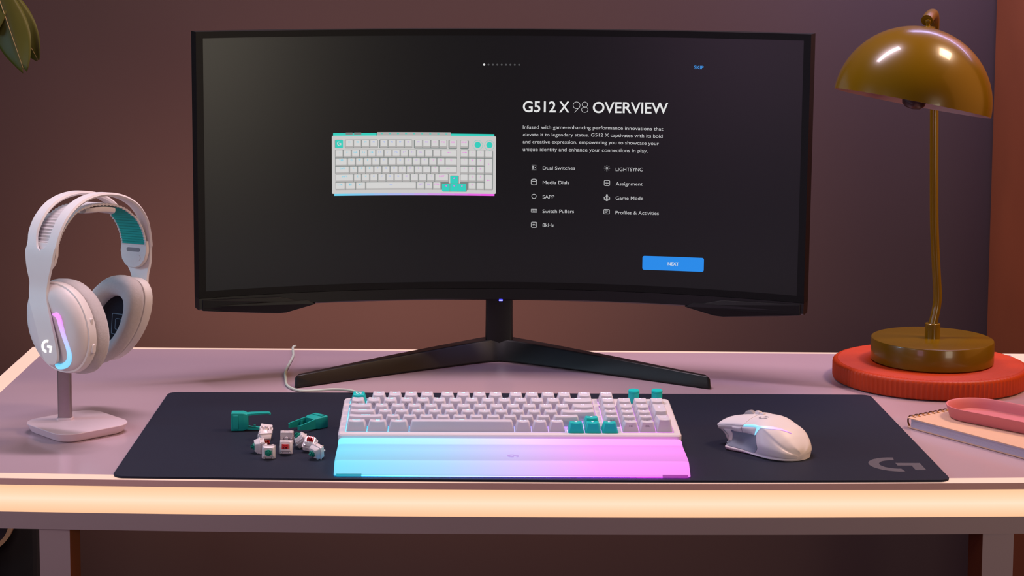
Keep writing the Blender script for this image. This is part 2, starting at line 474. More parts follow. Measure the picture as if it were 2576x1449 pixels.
g = G()   # thin model number drawn as hairline strokes
sring(g, 101.3, 74.6, 4.9, 0.62, 32, ry=4.9); sline(g, (105.7, 72.6), (98.6, 64.9), 0.62)
sring(g, 112.3, 75.7, 3.9, 0.62, 28); sring(g, 112.3, 68.9, 4.6, 0.62, 28, ry=3.9)
g.mk('thin_number', C_DIM, screen)
g = G()
for s, a, b, v0, v1 in (('Infused with game-enhancing performance innovations that', 29.9, 216.9, 42.2, 43.4),
                        ('elevate it to legendary status. G512 X captivates with its bold', 30.0, 216.2, 32.2, 33.6),
                        ('and creative expression, empowering you to showcase your', 30.0, 211.4, 22.5, 23.8),
                        ('unique identity and enhance your connections in play.', 30.1, 196.6, 12.3, 13.4)):
    g = G(); stext(g, s, a, b, v0, 4.5, 0.0, vr=v1); g.mk('paragraph_line', C_DIM, screen)
g = G()
for s, a, b, v0, v1 in (('Dual Switches', 57.0, 100.2, -12.9, -12.3), ('Media Dials', 57.2, 92.7, -32.6, -32.1), ('SAPP', 57.2, 72.9, -52.1, -51.9),
                        ('Switch Pullers', 57.3, 99.5, -71.6, -71.0), ('8kHz', 57.5, 73.0, -90.6, -90.4), ('LIGHTSYNC', 154.6, 190.6, -12.9, -12.1),
                        ('Assignment', 154.9, 190.9, -32.2, -31.3), ('Game Mode', 155.1, 191.8, -51.6, -50.6), ('Profiles & Activities', 155.2, 213.0, -71.2, -70.0)):
    g = G(); stext(g, s, a, b, v0, 4.6, 0.0, vr=v1); g.mk('menu_label', C_DIM, screen)
g = G()
for v in (-6.6, -13.4): srect(g, 42.1, 48.5, v - .45, v + .45)
for v in (-8.4, -10.0, -11.6): srect(g, 43.0, 45.4, v - .4, v + .4)
sline(g, (48.3, -8.6), (46.6, -10.0), .7); sline(g, (46.6, -10.0), (48.3, -11.5), .7)
g.mk('menu_icon', C_DIM, screen); g = G()
sring(g, 45.4, -27.2, 4.0, .7, 24, ry=1.9); sring(g, 45.4, -32.2, 4.0, .7, 12, ry=1.9, a0=180, a1=360)
srect(g, 41.4, 42.1, -32.2, -27.2); srect(g, 48.7, 49.4, -32.2, -27.2)
g.mk('menu_icon', C_DIM, screen); g = G()
sring(g, 45.6, -49.2, 3.3, .7)
g.mk('menu_icon', C_DIM, screen); g = G()
sbox(g, 45.8, -68.8, 8.0, 4.8, .6, .5); srect(g, 44.0, 47.6, -70.6, -69.8)
for u in (43.2, 44.5, 45.8, 47.1, 48.4): srect(g, u - .35, u + .35, -67.8, -67.1); srect(g, u - .35, u + .35, -69.3, -68.6)
g.mk('menu_icon', C_DIM, screen); g = G()
sbox(g, 46.0, -88.0, 8.0, 7.8, 1.6, .7); stext(g, '8K', 44.0, 48.0, -88.9, 2.0, .02)
g.mk('menu_icon', C_DIM, screen); g = G()
sring(g, 142.9, -9.3, 1.6, .6, 16)
for k in range(8):
    a = R(45 * k); sline(g, (142.9 + 2.8 * math.cos(a), -9.3 + 2.8 * math.sin(a)), (142.9 + 4.2 * math.cos(a), -9.3 + 4.2 * math.sin(a)), .75)
g.mk('menu_icon', C_DIM, screen); g = G()
sbox(g, 143.2, -29.2, 8.0, 7.8, 1.6, .7); sline(g, (141.0, -29.2), (145.4, -29.2), .7); sline(g, (143.2, -31.4), (143.2, -27.0), .7)
g.mk('menu_icon', C_DIM, screen); g = G()
for dy in (0, -1.5):
    sline(g, (139.3, -49.3 + dy), (143.4, -52.0 + dy), .7); sline(g, (143.4, -52.0 + dy), (147.5, -49.3 + dy), .7)
sline(g, (139.3, -49.3), (142.3, -47.3), .7); sline(g, (147.5, -49.3), (144.5, -47.3), .7); srect(g, 142.5, 144.3, -50.3, -46.2); sring(g, 143.4, -45.6, 1.3, 1.2, 12)
g.mk('menu_icon', C_DIM, screen); g = G()
sbox(g, 143.4, -68.0, 8.0, 6.6, .9, .7); sline(g, (141.4, -67.0), (145.2, -67.0), .6); sline(g, (141.4, -69.0), (144.0, -69.0), .6)
g.mk('menu_icon', C_DIM, screen)
g = G()
q = rrect(82, 19.0, 2.6, 5, 233.3, -135.2)
spoly(g, [(a, b + (a - 233) * .0145) for a, b in q], .15)
g.mk('next_button', C_BLUE, screen)
g = G(); stext(g, 'NEXT', 226.3, 241.0, -137.6, 4.3, .012, d=.3, vr=-137.4); g.mk('button_text', C_TXT, screen)

# ------------------------------------------------------------------ key layout shared by the real keyboard and its picture
ROWS = [0, 1.24, 2.24, 3.24, 4.24, 5.24]    # row tops from the back edge, in key units
KEYS = []                                    # (x, row, width, tall, label, teal, drop)
def row(r, x, items):
    for it in items:
        lab, w = (it, 1) if isinstance(it, str) else it
        KEYS.append([x, r, w, 1, lab, False, 0]); x += w
row(0, 0, ['G']); KEYS[-1][5] = True
row(0, 1.25, ['F1', 'F2', 'F3', 'F4']); row(0, 5.5, ['F5', 'F6', 'F7', 'F8']); row(0, 9.75, ['F9', 'F10', 'F11', 'F12']); row(0, 14, ['DEL']); row(0, 15.35, ['PRNT'])
row(1, 0, ['` ~', '1 !', '2 @', '3 #', '4 $', '5 %', '6 ^', '7 &', '8 *', '9 (', '0 )', '- _', '= +', ('<-', 2)]); row(1, 15.35, ['NUM', '/', '*', '-'])
row(2, 0, [('TAB', 1.5), 'Q', 'W', 'E', 'R', 'T', 'Y', 'U', 'I', 'O', 'P', '[ {', '] }', ('\\ |', 1.5)]); row(2, 15.35, ['7', '8', '9'])
row(3, 0, [('CAPS', 1.75), 'A', 'S', 'D', 'F', 'G', 'H', 'J', 'K', 'L', '; :', '\' "', ('<-', 2.25)]); row(3, 15.35, ['4', '5', '6'])
row(4, 0, [('SHIFT', 2.25), 'Z', 'X', 'C', 'V', 'B', 'N', 'M', ', <', '. >', '/ ?', ('SHIFT', 1.7)]); row(4, 15.35, ['1', '2', '3'])
row(5, 0, [('CTRL', 1.25), ('WIN', 1.25), ('ALT', 1.25), ('SPACE', 6.25), 'ALT', 'FN', 'CTRL']); row(5, 16.35, ['0', '.'])
KEYS.append([18.35, 2, 1, 2, '+', False, 0]); KEYS.append([18.35, 4, 1, 2, '<-', False, 0])
for x, r, lab in ((14.12, 4, 'UP'), (13.12, 5, 'LEFT'), (14.12, 5, 'DOWN'), (15.12, 5, 'RIGHT')): KEYS.append([x, r, 1, 1, lab, True, 0.2])
def legend2d(lab, s):
    """legend polygons, centred on x, of cap height s"""
    P = []
    if lab in ('UP', 'DOWN', 'LEFT', 'RIGHT'):
        t = [(-s * .55, -s * .1), (s * .55, -s * .1), (0, s)]
        if lab == 'DOWN': t = [(x, s * .9 - y) for x, y in t]
        if lab == 'LEFT': t = [(.45 * s - y, x + .45 * s) for x, y in t]
        if lab == 'RIGHT': t = [(y - .45 * s, x + .45 * s) for x, y in t]
        return t, [(0, 1, 2)]
    if lab == '<-':
        v = [(-1.2 * s, .45 * s), (-.5 * s, s), (-.5 * s, -.1 * s), (-.5 * s, .6 * s), (-.5 * s, .3 * s), (1.3 * s, .3 * s), (1.3 * s, .6 * s)]
        return v, [(0, 2, 1), (3, 4, 5, 6)]
    if lab == 'WIN':
        v = []; f = []
        for cx in (-.4, .4):
            for cy in (.1, .85):
                o = len(v); v += [((cx + a * .33) * s, (cy + b * .33) * s) for a, b in ((-1, -1), (1, -1), (1, 1), (-1, 1))]; f.append((o, o + 1, o + 2, o + 3))
        return v, f
    if lab == 'SPACE': return [(-s, .3 * s), (s, .3 * s), (s, .6 * s), (-s, .6 * s)], [(0, 1, 2, 3)]
    v, f, w = text2d(lab, 0.012); k = s / cap(0.012)
    return [((x - w / 2) * k, y * k) for x, y in v], f

# picture of the keyboard on the screen
g = G()
CX = lambda x: -226.8 + (x - 85) * .0935
CY = lambda y, x=0: 34.2 - (y - 125) * .0935 - 0.0118 * (CX(x) + 226.8)
def pq(x0, y0, x1, y1, d, mi, r=6):
    q = rrect(x1 - x0, y1 - y0, r, 2, (x0 + x1) / 2, (y0 + y1) / 2)
    spoly(g, [(CX(a), CY(b, a)) for a, b in q], d, mi)
SC5 = ((110, 210, 240), (150, 190, 240), (190, 170, 236), (225, 130, 228), (238, 90, 228))
def s5(t):
    i = min(3, int(t * 4)); f = t * 4 - i
    return tuple(SC5[i][k] * (1 - f) + SC5[i + 1][k] * f for k in range(3))
M_PIC = [C_CASE, C_KEY, C_KEYS, C_TEAL, C_GAP] + C_LEG + [glow('screen_strip', s5(i / 11), 1.0) for i in range(12)]
pq(104, 86, 730, 128, .10, 3); pq(1800, 92, 2422, 128, .10, 3); pq(735, 74, 1798, 128, .12, 2); pq(285, 78, 385, 110, .13, 4); pq(405, 78, 510, 110, .13, 4)
for k in range(9): pq(790 + 116 * k, 92, 820 + 116 * k, 104, .16, 3, 2)
for k in range(24): pq(118 + 96.3 * k, 940, 118 + 96.3 * (k + 1), 990, .10, 9 + k // 2, 1)
pq(85, 125, 2447, 960, .18, 0, 14)
Y0 = [184, 327, 445, 562, 678, 795]
for (x0, x1, y0, y1) in ((128, 246, 182, 302), (272, 748, 182, 306), (768, 1244, 182, 308), (1266, 1744, 186, 312), (1764, 1888, 186, 314), (1934, 2056, 190, 316),
                         (130, 1888, 325, 676), (134, 1770, 676, 908), (1934, 2406, 330, 908), (1680, 2032, 812, 934), (1796, 1914, 700, 830)):
    pq(x0, y0 - (10 * (x0 - 85) / 2362 if 0 else 0), x1, y1, .22, 4, 12)
for x, r, w, tall, lab, teal, drop in KEYS:
    a = 131 + 117.3 * x + 3; b = 131 + 117.3 * (x + w) - 3
    y0 = Y0[r] + 117 * drop + 3; y1 = y0 + 110 + (tall - 1) * 116
    pq(a, y0, b, y1, .26, 3 if teal else 2, 8); pq(a + 8, y0 + 3, b - 8, y1 - 22, .30, 3 if teal else 1, 8)
    v, f = legend2d(lab, 22)
    cx = (a + b) / 2; cy = y0 + (40 if tall == 1 else 90)
    mi = 5 + min(3, max(0, int((cx - 250) / 420)))
    if lab == 'G' and teal:
        for q in logo_polys(30): g.add([S(CX(cx + p[0]), CY(y0 + 50 - p[1], cx), .34) for p in q], [(0, 1, 2, 3)], 1)
        continue
    g.add([S(CX(cx + p[0]), CY(cy - p[1], cx), .34) for p in v], f, mi)
for cx in (2184, 2352):
    q = [(cx + 45 * math.cos(2 * math.pi * i / 24), 252 + 45 * math.sin(2 * math.pi * i / 24)) for i in range(24)]
    spoly(g, [(CX(a), CY(b, a)) for a, b in q], .3, 3)
    for i in range(28):
        t = 2 * math.pi * i / 28; a, b = cx + 70 * math.cos(t), 256 + 70 * math.sin(t)
        pq(a - 4, b - 4, a + 4, b + 4, .3, 3, 2)
g.mk('keyboard_picture', M_PIC, screen)

# ------------------------------------------------------------------ keyboard
m_cap = mat('keycap_white', (206, 201, 214), 0.45, spec=0.4, noise=(300, 0.01))
m_capteal = mat('keycap_teal', (18, 190, 188), 0.42, spec=0.4, noise=(300, 0.02))
m_case = mat('case_white', (216, 208, 214), 0.35, spec=0.45, noise=(50, 0.01))
KST = [(0.0, (70, 225, 255)), (0.45, (160, 215, 255)), (0.6, (225, 170, 255)), (0.8, (240, 140, 255)), (1.0, (150, 200, 255))]
m_under = ramp_glow('key_backlight', 'X', -0.205, 0.17, [(0, (60, 225, 255)), (0.35, (120, 205, 255)), (0.6, (200, 165, 255)), (1, (245, 130, 255))], 0.75, base=(190, 190, 200))
m_leg = ramp_glow('legend_light', 'X', -0.205, 0.17, [(0, (120, 238, 255)), (0.35, (165, 235, 255)), (0.6, (215, 205, 255)), (1, (250, 190, 255))], 2.2, base=(60, 60, 60))
m_front = mat('front_print_grey', (120, 110, 120), 0.6, noise=(100, 0.05))
m_printw = mat('print_white', (230, 230, 235), 0.5, noise=(100, 0.02))
TK = R(4.8); U = 19.05
kb = empty('keyboard', (-0.2039, 0.102, 0.0), 'white full keyboard with teal arrow keys and glowing legends, on the desk mat', 'keyboard', rot=(0, 0, 0.004))
KM = Matrix.Translation((0, 0, 0.0235)) @ Matrix.Rotation(TK, 4, 'X')
def K(x, y, z):
    p = KM @ Vector((x / 1000, y / 1000, z / 1000)); return (p.x * 1000, p.y * 1000, p.z * 1000)
def kring(x0, x1, y0, y1, z, r):
    return [K(x, y, z) for x, y in rrect(x1 - x0, y1 - y0, r, 5, (x0 + x1) / 2, (y0 + y1) / 2)]
g = G()
X0, X1, YA, YB = -8.2, 377.2, -10.8, 122.0
bot = [(p[0], p[1], 0.4) for p in kring(X0 + 2.5, X1 - 2.5, YA + 2, YB - 4, 0, 4)]
bot2 = [(p[0], p[1], 5.0) for p in kring(X0 + .6, X1 - .6, YA + .6, YB - 2, 0, 5)]
g.loft([bot, bot2, kring(X0, X1, YA, YB, -4.0, 6), kring(X0, X1, YA, YB, -0.8, 6), kring(X0 + 1.2, X1 - 1.2, YA + 1.2, YB - 1.2, 0.6, 5),
        kring(-1.0, 369.6, -1.2, 119.8, 0.6, 2), kring(-1.0, 369.6, -1.2, 119.8, -4.0, 2)], cap1=False)
def bar(x0, x1, y0, y1, z=0.55):
    g.add([K(x, y, zz) for zz in (-3.9, z) for y in (y0, y1) for x in (x0, x1)], [(0, 2, 3, 1), (4, 5, 7, 6), (0, 1, 5, 4), (2, 6, 7, 3), (0, 4, 6, 2), (1, 3, 7, 5)])
yb = 5 * U
bar(-1, 369.6, yb + .4, yb + .24 * U - .4); bar(15 * U + .4, 15.35 * U - .6, 20.0, yb + .4, .5)
for a, b in ((1, 1.25), (5.25, 5.5), (9.5, 9.75), (13.75, 14), (15, 15.35), (16.35, 19.4)): bar(a * U + .3, b * U - .8, yb + .24 * U - .4, 119.8)
bar(13 * U + .4, 13.12 * U - .8, -1.2, 14.5); bar(16.12 * U + .4, 16.35 * U - .8, -1.2, 19)
g.mk('case', m_case, kb, smooth=35)
g = G(); g.add([K(x, y, -2.6) for x, y in ((-.9, -1.1), (369.5, -1.1), (369.5, 119.7), (-.9, 119.7))], [(0, 1, 2, 3)])
g.add([K(x, y, -3.8) for x, y in ((-.9, -1.1), (369.5, -1.1), (369.5, 119.7), (-.9, 119.7))], [(3, 2, 1, 0)])
tag(g.mk('backlit_plate', m_under, kb), 'plate glowing cyan to pink between the keys')

PROF = {0: (10.4, 0), 1: (11.0, -1.0), 2: (9.8, -4.5), 3: (9.2, -7.5), 4: (9.3, -9.5), 5: (9.5, -9.5)}   # back edge height, slope of the top
def keycap(x, r, w, tall, lab, teal, drop):
    W = w * U - 1.0; yback = (6.24 - ROWS[r]) * U - drop * U - .5; Dp = tall * U - 1.0
    hb, sl = PROF[r]
    yfront = yback - Dp
    dpt = Dp - 5.0; tw = W - 5.9
    g = G(); n = 4
    cx, cy = W / 2, Dp / 2; tcy = Dp - 2.0 - dpt / 2
    def top(px, py, inset=0):
        zz = hb + (tcy + dpt / 2 - py) * math.tan(R(-sl))
        d = 0.75 if W < 60 else 0.0
        k = min(1.0, abs(px - cx) / (tw / 2))
        lim = min(tw / 2, 9)
        kk = max(0.0, (abs(px - cx) - (tw / 2 - lim)) / lim)
        return zz - d * (1 - kk * kk)
    rings = []
    for (ww, dd, ccy, zf, rr) in ((W, Dp, cy, lambda a, b: 0, 1.3), (W - .5, Dp - .5, cy, lambda a, b: 1.4, 1.4), (tw + 1.6, dpt + 1.2, tcy, lambda a, b: top(a, b) - 1.1, 2.0),
                                  (tw + .5, dpt + .4, tcy, lambda a, b: top(a, b) - .28, 1.9), (tw - .6, dpt - .5, tcy, lambda a, b: top(a, b), 1.7)):
        rings.append([(a, b, zf(a, b)) for a, b in rrect(ww, dd, rr, n, cx, ccy)])
    # subdivide long straight sides for the dish: insert mid points
    def densify(ring):
        out = []
        for i, p in enumerate(ring):
            q = ring[(i + 1) % len(ring)]; out.append(p)
            if math.hypot(p[0] - q[0], p[1] - q[1]) > 3:
                for k in range(1, 6): out.append(tuple(p[j] + (q[j] - p[j]) * k / 6 for j in range(3)))
        return out
    rings = [densify(r_) for r_ in rings]
    fix = []
    for i, r_ in enumerate(rings):
        off = (None, None, -1.1, -.28, 0)[i]
        fix.append([(a, b, z if off is None else top(a, b) + off) for a, b, z in r_])
    last = fix[-1]
    for s_ in (0.72, 0.4, 0.12):
        fix.append([(cx + (a - cx) * s_, tcy + (b - tcy) * s_, 0) for a, b, z in last])
        fix[-1] = [(a, b, top(a, b)) for a, b, z in fix[-1]]
    g.loft(fix, 0)
    if lab:
        v, f = legend2d(lab, 2.9)
        wid = max([abs(p[0]) for p in v] + [.1]); sc = min(1.0, (tw / 2 - .8) / wid)
        ly = tcy + dpt / 2 - 4.3 if tall == 1 else tcy + 2
        if lab == 'G' and teal:
            g2 = [];
            for q in logo_polys(3.4): g.add([(cx + a, tcy + 1 + b * 1.0, top(cx + a, tcy + b) + .12) for a, b in q], [(0, 1, 2, 3)], 2)
        else:
            g.add([(cx + p[0] * sc, ly + p[1], top(cx + p[0] * sc, ly + p[1]) + .12) for p in v], f, 1)
    fr = {'1': 'END', '2': 'v', '3': 'PG DN', '0': 'INS', '4': '<', '6': '>', '7': 'HOME', '8': '^', '9': 'PG UP', '.': 'DEL'}.get(lab) if x > 15 else None
    if fr:
        v, f, wd = text2d(fr, 0.0); k = 1.9 / cap(0.0)
        zf = lambda z: (yf0 := (0.25 + (z - 1.4) / (hb + dpt * math.tan(R(-sl)) - 1.4 - .9) * 2.2))
        g.add([(cx + (p[0] - wd / 2) * k, zf(6.0 + p[1] * k) - .12, 6.0 + p[1] * k) for p in v], f, 3)
    if r == 1 and x < 4.5 and w == 1:
        for i in range(14):
            a, b = 2 * math.pi * i / 14, 2 * math.pi * (i + 1) / 14
            zf = lambda z: 0.25 + (z - 1.4) / (hb - 2.3) * 2.2
            q = [(cx + 1.5 * math.cos(a), 7 + 1.5 * math.sin(a)), (cx + 1.5 * math.cos(b), 7 + 1.5 * math.sin(b)), (cx + 1.15 * math.cos(b), 7 + 1.15 * math.sin(b)), (cx + 1.15 * math.cos(a), 7 + 1.15 * math.sin(a))]
            g.add([(p[0], zf(p[1]) - .12, p[1]) for p in q], [(0, 1, 2, 3)], 3)
    o = g.mk('spacebar' if lab == 'SPACE' else 'keycap', [m_capteal if teal else m_cap, m_leg, m_printw, m_front], kb, smooth=38)
    o.matrix_local = KM @ Matrix.Translation((x * U / 1000 + .0005, yfront / 1000, 0.0004))
    if teal: o['label'] = 'teal keycap'
for k in KEYS: keycap(*k)
for x in (334.5, 361.8):
    g = G(); g.lathe([(6.2, 0.5), (6.4, 12.8), (6.3, 13.1), (6.15, 13.2), (6.6, 13.5), (6.6, 14.6), (6.1, 15.4), (0.01, 15.45)], 36, cap1=False)
    o = g.mk('media_dial', m_capteal, kb, smooth=30); o.matrix_local = KM @ Matrix.Translation((x / 1000, .1090, 0)); o['label'] = 'teal rotary dial'

# palm rest in front of the keyboard
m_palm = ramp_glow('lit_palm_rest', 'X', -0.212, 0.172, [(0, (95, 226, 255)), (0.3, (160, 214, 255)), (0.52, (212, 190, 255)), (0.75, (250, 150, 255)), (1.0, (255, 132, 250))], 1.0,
                   base=(80, 80, 90), rough=0.75, axis2=('Y', 0.000, 0.092), stops2=[(0, .86), (0.10, 0.94), (0.18, 1.0), (0.195, 0.74), (0.55, 0.92), (0.76, 0.84), (0.80, 1.15), (1.0, 1.3)])  # shading bands from back to front are painted into the emission strength
pr = empty('palm_rest', (-0.0195, 0.045, 0.0), 'glowing translucent palm rest fading from cyan to pink in front of the keyboard', 'palm rest')
prof = [(88.5, 0.5), (89.3, 2.0), (89.3, 18.0), (88.6, 19.9), (86.5, 20.6), (83, 20.2), (79, 19.2), (76, 18.4), (74.2, 17.9), (66, 17.2), (50, 16.6), (34, 16.0), (24, 15.2), (19, 14.5), (17, 14.0),
        (13.5, 11.8), (8, 7.2), (4, 3.8), (2.4, 2.4), (2.6, 1.0), (4.0, 0.5)]
prof = crom(prof, 2)
W2 = 191.3; rings = []
for t in (-1, -.996, -.985, -.96, -.5, 0, .5, .96, .985, .996, 1):
    k = {1: .9, .996: .95, .985: .985}.get(abs(t), 1)
    ring = []
    for (y, z) in prof:
        side = 1.6 * (y / 89.0) if 0 else 0
        ring.append((t * W2 + side, (y - 45) * (1 - (1 - k) * .12), z * k if z > 3 else z))
    rings.append(ring)
g = G(); g.loft(rings)
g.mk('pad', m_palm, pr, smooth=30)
m_tab = ramp_glow('glow_painted_rubber', 'X', -0.21, 0.17, [(0, (0, 180, 205)), (1, (190, 60, 185))], 0.75, base=(60, 60, 70))  # the palm rest's light on the tabs, painted in as their own emission
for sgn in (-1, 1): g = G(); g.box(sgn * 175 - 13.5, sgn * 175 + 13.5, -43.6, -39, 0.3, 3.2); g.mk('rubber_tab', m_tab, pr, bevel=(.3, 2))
g = G(); g.box(-188, 188, -41.0, -39.8, 0.1, 0.7); g.box(-190.6, -189.6, -39, 30, .1, .7); g.box(189.6, 190.6, -39, 30, .1, .7)
tag(g.mk('added_edge_glow', ramp_glow('added_edge_glow', 'X', -0.21, 0.17, [(0, (0, 150, 235)), (0.45, (60, 70, 245)), (1, (190, 20, 235))], 40.0), pr), 'added blue to violet strips standing in for light leaking under the edges')  # glowing strips added to throw colour onto the mat around the rest
g = G()
for q in logo_polys(5.0): g.prism([(2 + a * 1.25, -15 + b * .9) for a, b in q], 16.0, 16.45)
g.mk('logo_emboss', ramp_glow('lit_emboss', 'X', -0.2, 0.17, [(0, (190, 165, 245)), (1, (205, 160, 240))], .85), pr)

# cable
m_cable = mat('pale_green_cable', (196, 205, 190), 0.5, noise=(80, .03))
g = G()
pts = [(-313.5, 707, -1.5), (-314.6, 698, -.2), (-315.4, 687, 0), (-312, 655, 0), (-309.8, 626, 0), (-310.5, 585, 0), (-311.3, 548, 0), (-310.5, 515, 0), (-307, 484, 0), (-303, 452, 0), (-295, 430, 0),
       (-281, 414, 0), (-260, 411, 1), (-240, 409, 3.0), (-222, 402, 4), (-210, 390, 4.6), (-201, 365, 4.8), (-193, 310, 5), (-187, 262, 6.5), (-184, 222.5, 9.0)]
cb = crom([(x + 250, y - 450, z) for x, y, z in pts], 6)
g.tube(cb, 1.7, 10)
o = g.mk('keyboard_cable', m_cable, None, loc=(-.25, .45, ZT - .0012), smooth=60)
tag(o, 'pale green cable running from behind the desk to the keyboard', 'cable')

# ------------------------------------------------------------------ ribbed disc, lamp
m_red = mat('orange_red_ribbed', (182, 54, 4), 0.5, spec=0.4, noise=(60, .08))
dc = empty('round_tray', (0.550, 0.497, -0.003), 'round orange red ribbed disc under the lamp', 'tray')
g = G(); n = 360
def ribring(r, z, amp): return [((r + amp * (math.cos(120 * 2 * math.pi * i / n))) * math.cos(2 * math.pi * i / n), (r + amp * (math.cos(120 * 2 * math.pi * i / n))) * math.sin(2 * math.pi * i / n), z) for i in range(n)]
g.loft([ribring(121, 0.2, .2), ribring(124.6, 1.8, .7), ribring(125.4, 5, .8), ribring(125.4, 21, .8), ribring(124.8, 24, .8), ribring(122.6, 25.6, .5), ribring(120.0, 26.0, .2)])
g.mk('disc', m_red, dc, smooth=50)
g = G()   # fine straight ridges across the top
for k in range(-38, 39):
    x = k * 3.1; h = math.sqrt(max(0, 119.5 ** 2 - x * x))
    if h < 8: continue
    M = Matrix.Rotation(R(-62), 4, 'Z')
    v = [(x - 1.0, -h, 25.9), (x + 1.0, -h, 25.9), (x, -h, 26.35), (x - 1.0, h, 25.9), (x + 1.0, h, 25.9), (x, h, 26.35)]
    g.add([tuple(M @ Vector(p)) for p in v], [(0, 1, 4, 3), (1, 2, 5, 4), (2, 0, 3, 5), (0, 2, 1), (3, 4, 5)])
g.mk('top_ridges', m_red, dc)

m_olive = mat('olive_gloss', (112, 82, 1), 0.26, spec=0.4, coat=0.25, noise=(4, .03))
m_shade_in = mat('shade_inside', (196, 150, 145), 0.6, noise=(6, .03))
lamp = empty('desk_lamp', (0.5528, 0.497, 0.0236), 'olive green dome desk lamp standing on the orange red disc', 'lamp')
LO = Vector((552.8, 497, 23.6))
def L(x, y, z): return (x - LO.x, y - LO.y, z - LO.z)
g = G(); g.lathe([(77.5, 0.2), (79.3, 1.5), (79.5, 4), (79.5, 28.5), (78.8, 30.2), (77.6, 30.8), (0.01, 31.0)], 72, cap1=False)
g.mk('base', m_olive, lamp, smooth=40)
g = G(); g.lathe([(9.8, 30.9), (9.8, 50.2), (9.2, 50.8), (6.5, 50.8), (6.5, 49), (.01, 49)], 32, cap1=False); g.mk('collar', m_olive, lamp, smooth=40)
pole = crom([L(*p) for p in ((552.5, 497, 71), (554.5, 498, 79), (558.2, 500, 96), (559.2, 501, 112), (557.2, 501.5, 140), (554.6, 502, 175), (552.3, 502, 215), (550.6, 502, 270), (549.4, 503, 330), (548.5, 505, 390), (547, 505, 430),
                            (545, 500, 456), (541, 484, 474), (532, 455, 484), (520, 424, 483), (511, 402, 478))], 6)
g = G(); nn = len(pole)
rad = [5.6 if i < nn * .66 else 5.6 + 1.6 * min(1, (i - nn * .66) / (nn * .2)) for i in range(nn)]
g.tube(pole, rad, 20); g.mk('pole', m_olive, lamp, smooth=50)
# dome
DC = Vector((492.5, 392, 374.5)); RD = 97.3
AX = Matrix.Translation(DC - LO) @ Matrix.Rotation(R(11.2), 4, 'Y') @ Matrix.Rotation(R(-3.3), 4, 'X')
prof = [(RD * math.cos(R(a)), RD * math.sin(R(a))) for a in range(0, 91, 5)]
prof[-1] = (0.05, RD)
g = G(); g.lathe(prof, 96, cap0=False, cap1=False, ax=AX)
g.mk('lamp_shade', m_olive, lamp, smooth=60)
inn = [((RD - 1.6) * math.cos(R(a)), (RD - 1.6) * math.sin(R(a))) for a in range(0, 91, 5)]; inn[-1] = (0.05, RD - 1.6)
g = G(); g.lathe([(RD, 0)] + inn, 96, cap0=False, cap1=False, ax=AX); tag(g.mk('shade_lining', m_shade_in, lamp, smooth=60), 'pinkish inside of the shade')
g = G(); g.lathe([(0.05, -7.0), (9, -5.5), (14, -1), (15.5, 6), (13, 15), (8, 26), (8, 60), (.05, 60)], 32, cap0=False, cap1=False, ax=AX @ Matrix.Translation((4, 8, 0)))
g.mk('bulb', mat('dark_bulb', (62, 38, 40), 0.3, noise=(20, .05)), lamp, smooth=40)
g = G(); top = AX @ Vector((0, 0, RD))
T2 = Matrix.Translation(top)
g.lathe([(8.5, -1.0), (8.0, .6), (3, 1.4), (2.2, 4), (3.6, 6), (3.4, 9), (.05, 10)], 24, cap1=False, ax=T2)
g.mk('finial', m_olive, lamp, smooth=40)

# ------------------------------------------------------------------ notebook, pink tray
m_cover = mat('kraft_cover', (212, 172, 146), 0.75, noise=(150, .03)); m_page = mat('paper_edge', (196, 186, 205), 0.8, noise=(4, .05))
m_wire = mat('brass_wire', (150, 105, 60), 0.3, metal=1.0, noise=(40, .05))
nbk = empty('notebook', (0.4587, 0.2397, -0.003), 'cream spiral notebook lying under the pink oval tray', 'notebook', rot=(0, 0, R(-56)))
g = G(); g.prism(rrect(210, 148, 3, 3, 105, 74), 0.3, 1.4); g.mk('back_cover', m_cover, nbk)
g = G()
for k in range(16): g.prism(rrect(201 - random.random() * .7, 146.0, 1.5, 2, 105.8, 74 + random.random() * .3), 1.5 + k * .62, 1.5 + k * .62 + .56)
g.mk('pages', m_page, nbk)
g = G(); g.prism(rrect(210, 148, 3, 3, 105, 74), 11.5, 12.5); g.mk('front_cover', m_cover, nbk)
g = G()
for k in range(17):
    y = 7 + k * 8.4
    for dy in (0, 1.3):
        pts = [(6.2 * math.cos(R(a)) + 1.6 - .0, y + dy, 6.8 + 7.4 * math.sin(R(a))) for a in range(50, 311, 20)]
        g.tube(pts, .55, 6)
    g.box(5.0, 7.2, y - .4, y + 1.9, 12.5, 12.56)
tag(g.mk('spiral_binding', m_wire, nbk, smooth=60), 'bronze wire spiral')
m_pink = mat('matt_pink', (205, 116, 124), 0.55, noise=(30, .02))
tr = empty('oval_tray', (0.545, 0.239, 0.0096), 'pink oval tray lying on the spiral notebook', 'tray', rot=(0, 0, R(-46)))
def stad(r, L_): 
    P = []
    for i in range(25): a = R(90 + 180 * i / 24); P.append((r * math.cos(a), r * math.sin(a)))
    for i in range(25): a = R(-90 + 180 * i / 24); P.append((L_ + r * math.cos(a), r * math.sin(a)))
    return P
g = G(); LL = 150
rs = [(33, 0.1), (34.6, 1.2), (37.4, 10.5), (38.9, 14.6), (38.9, 15.2), (37.6, 15.3), (36.6, 14.6), (35.0, 9), (33.4, 3.4), (31.5, 2.2)]
g.loft([[(a, b, z) for a, b in stad(r, LL)] for r, z in rs])
g.mk('tray_body', m_pink, tr, smooth=40)

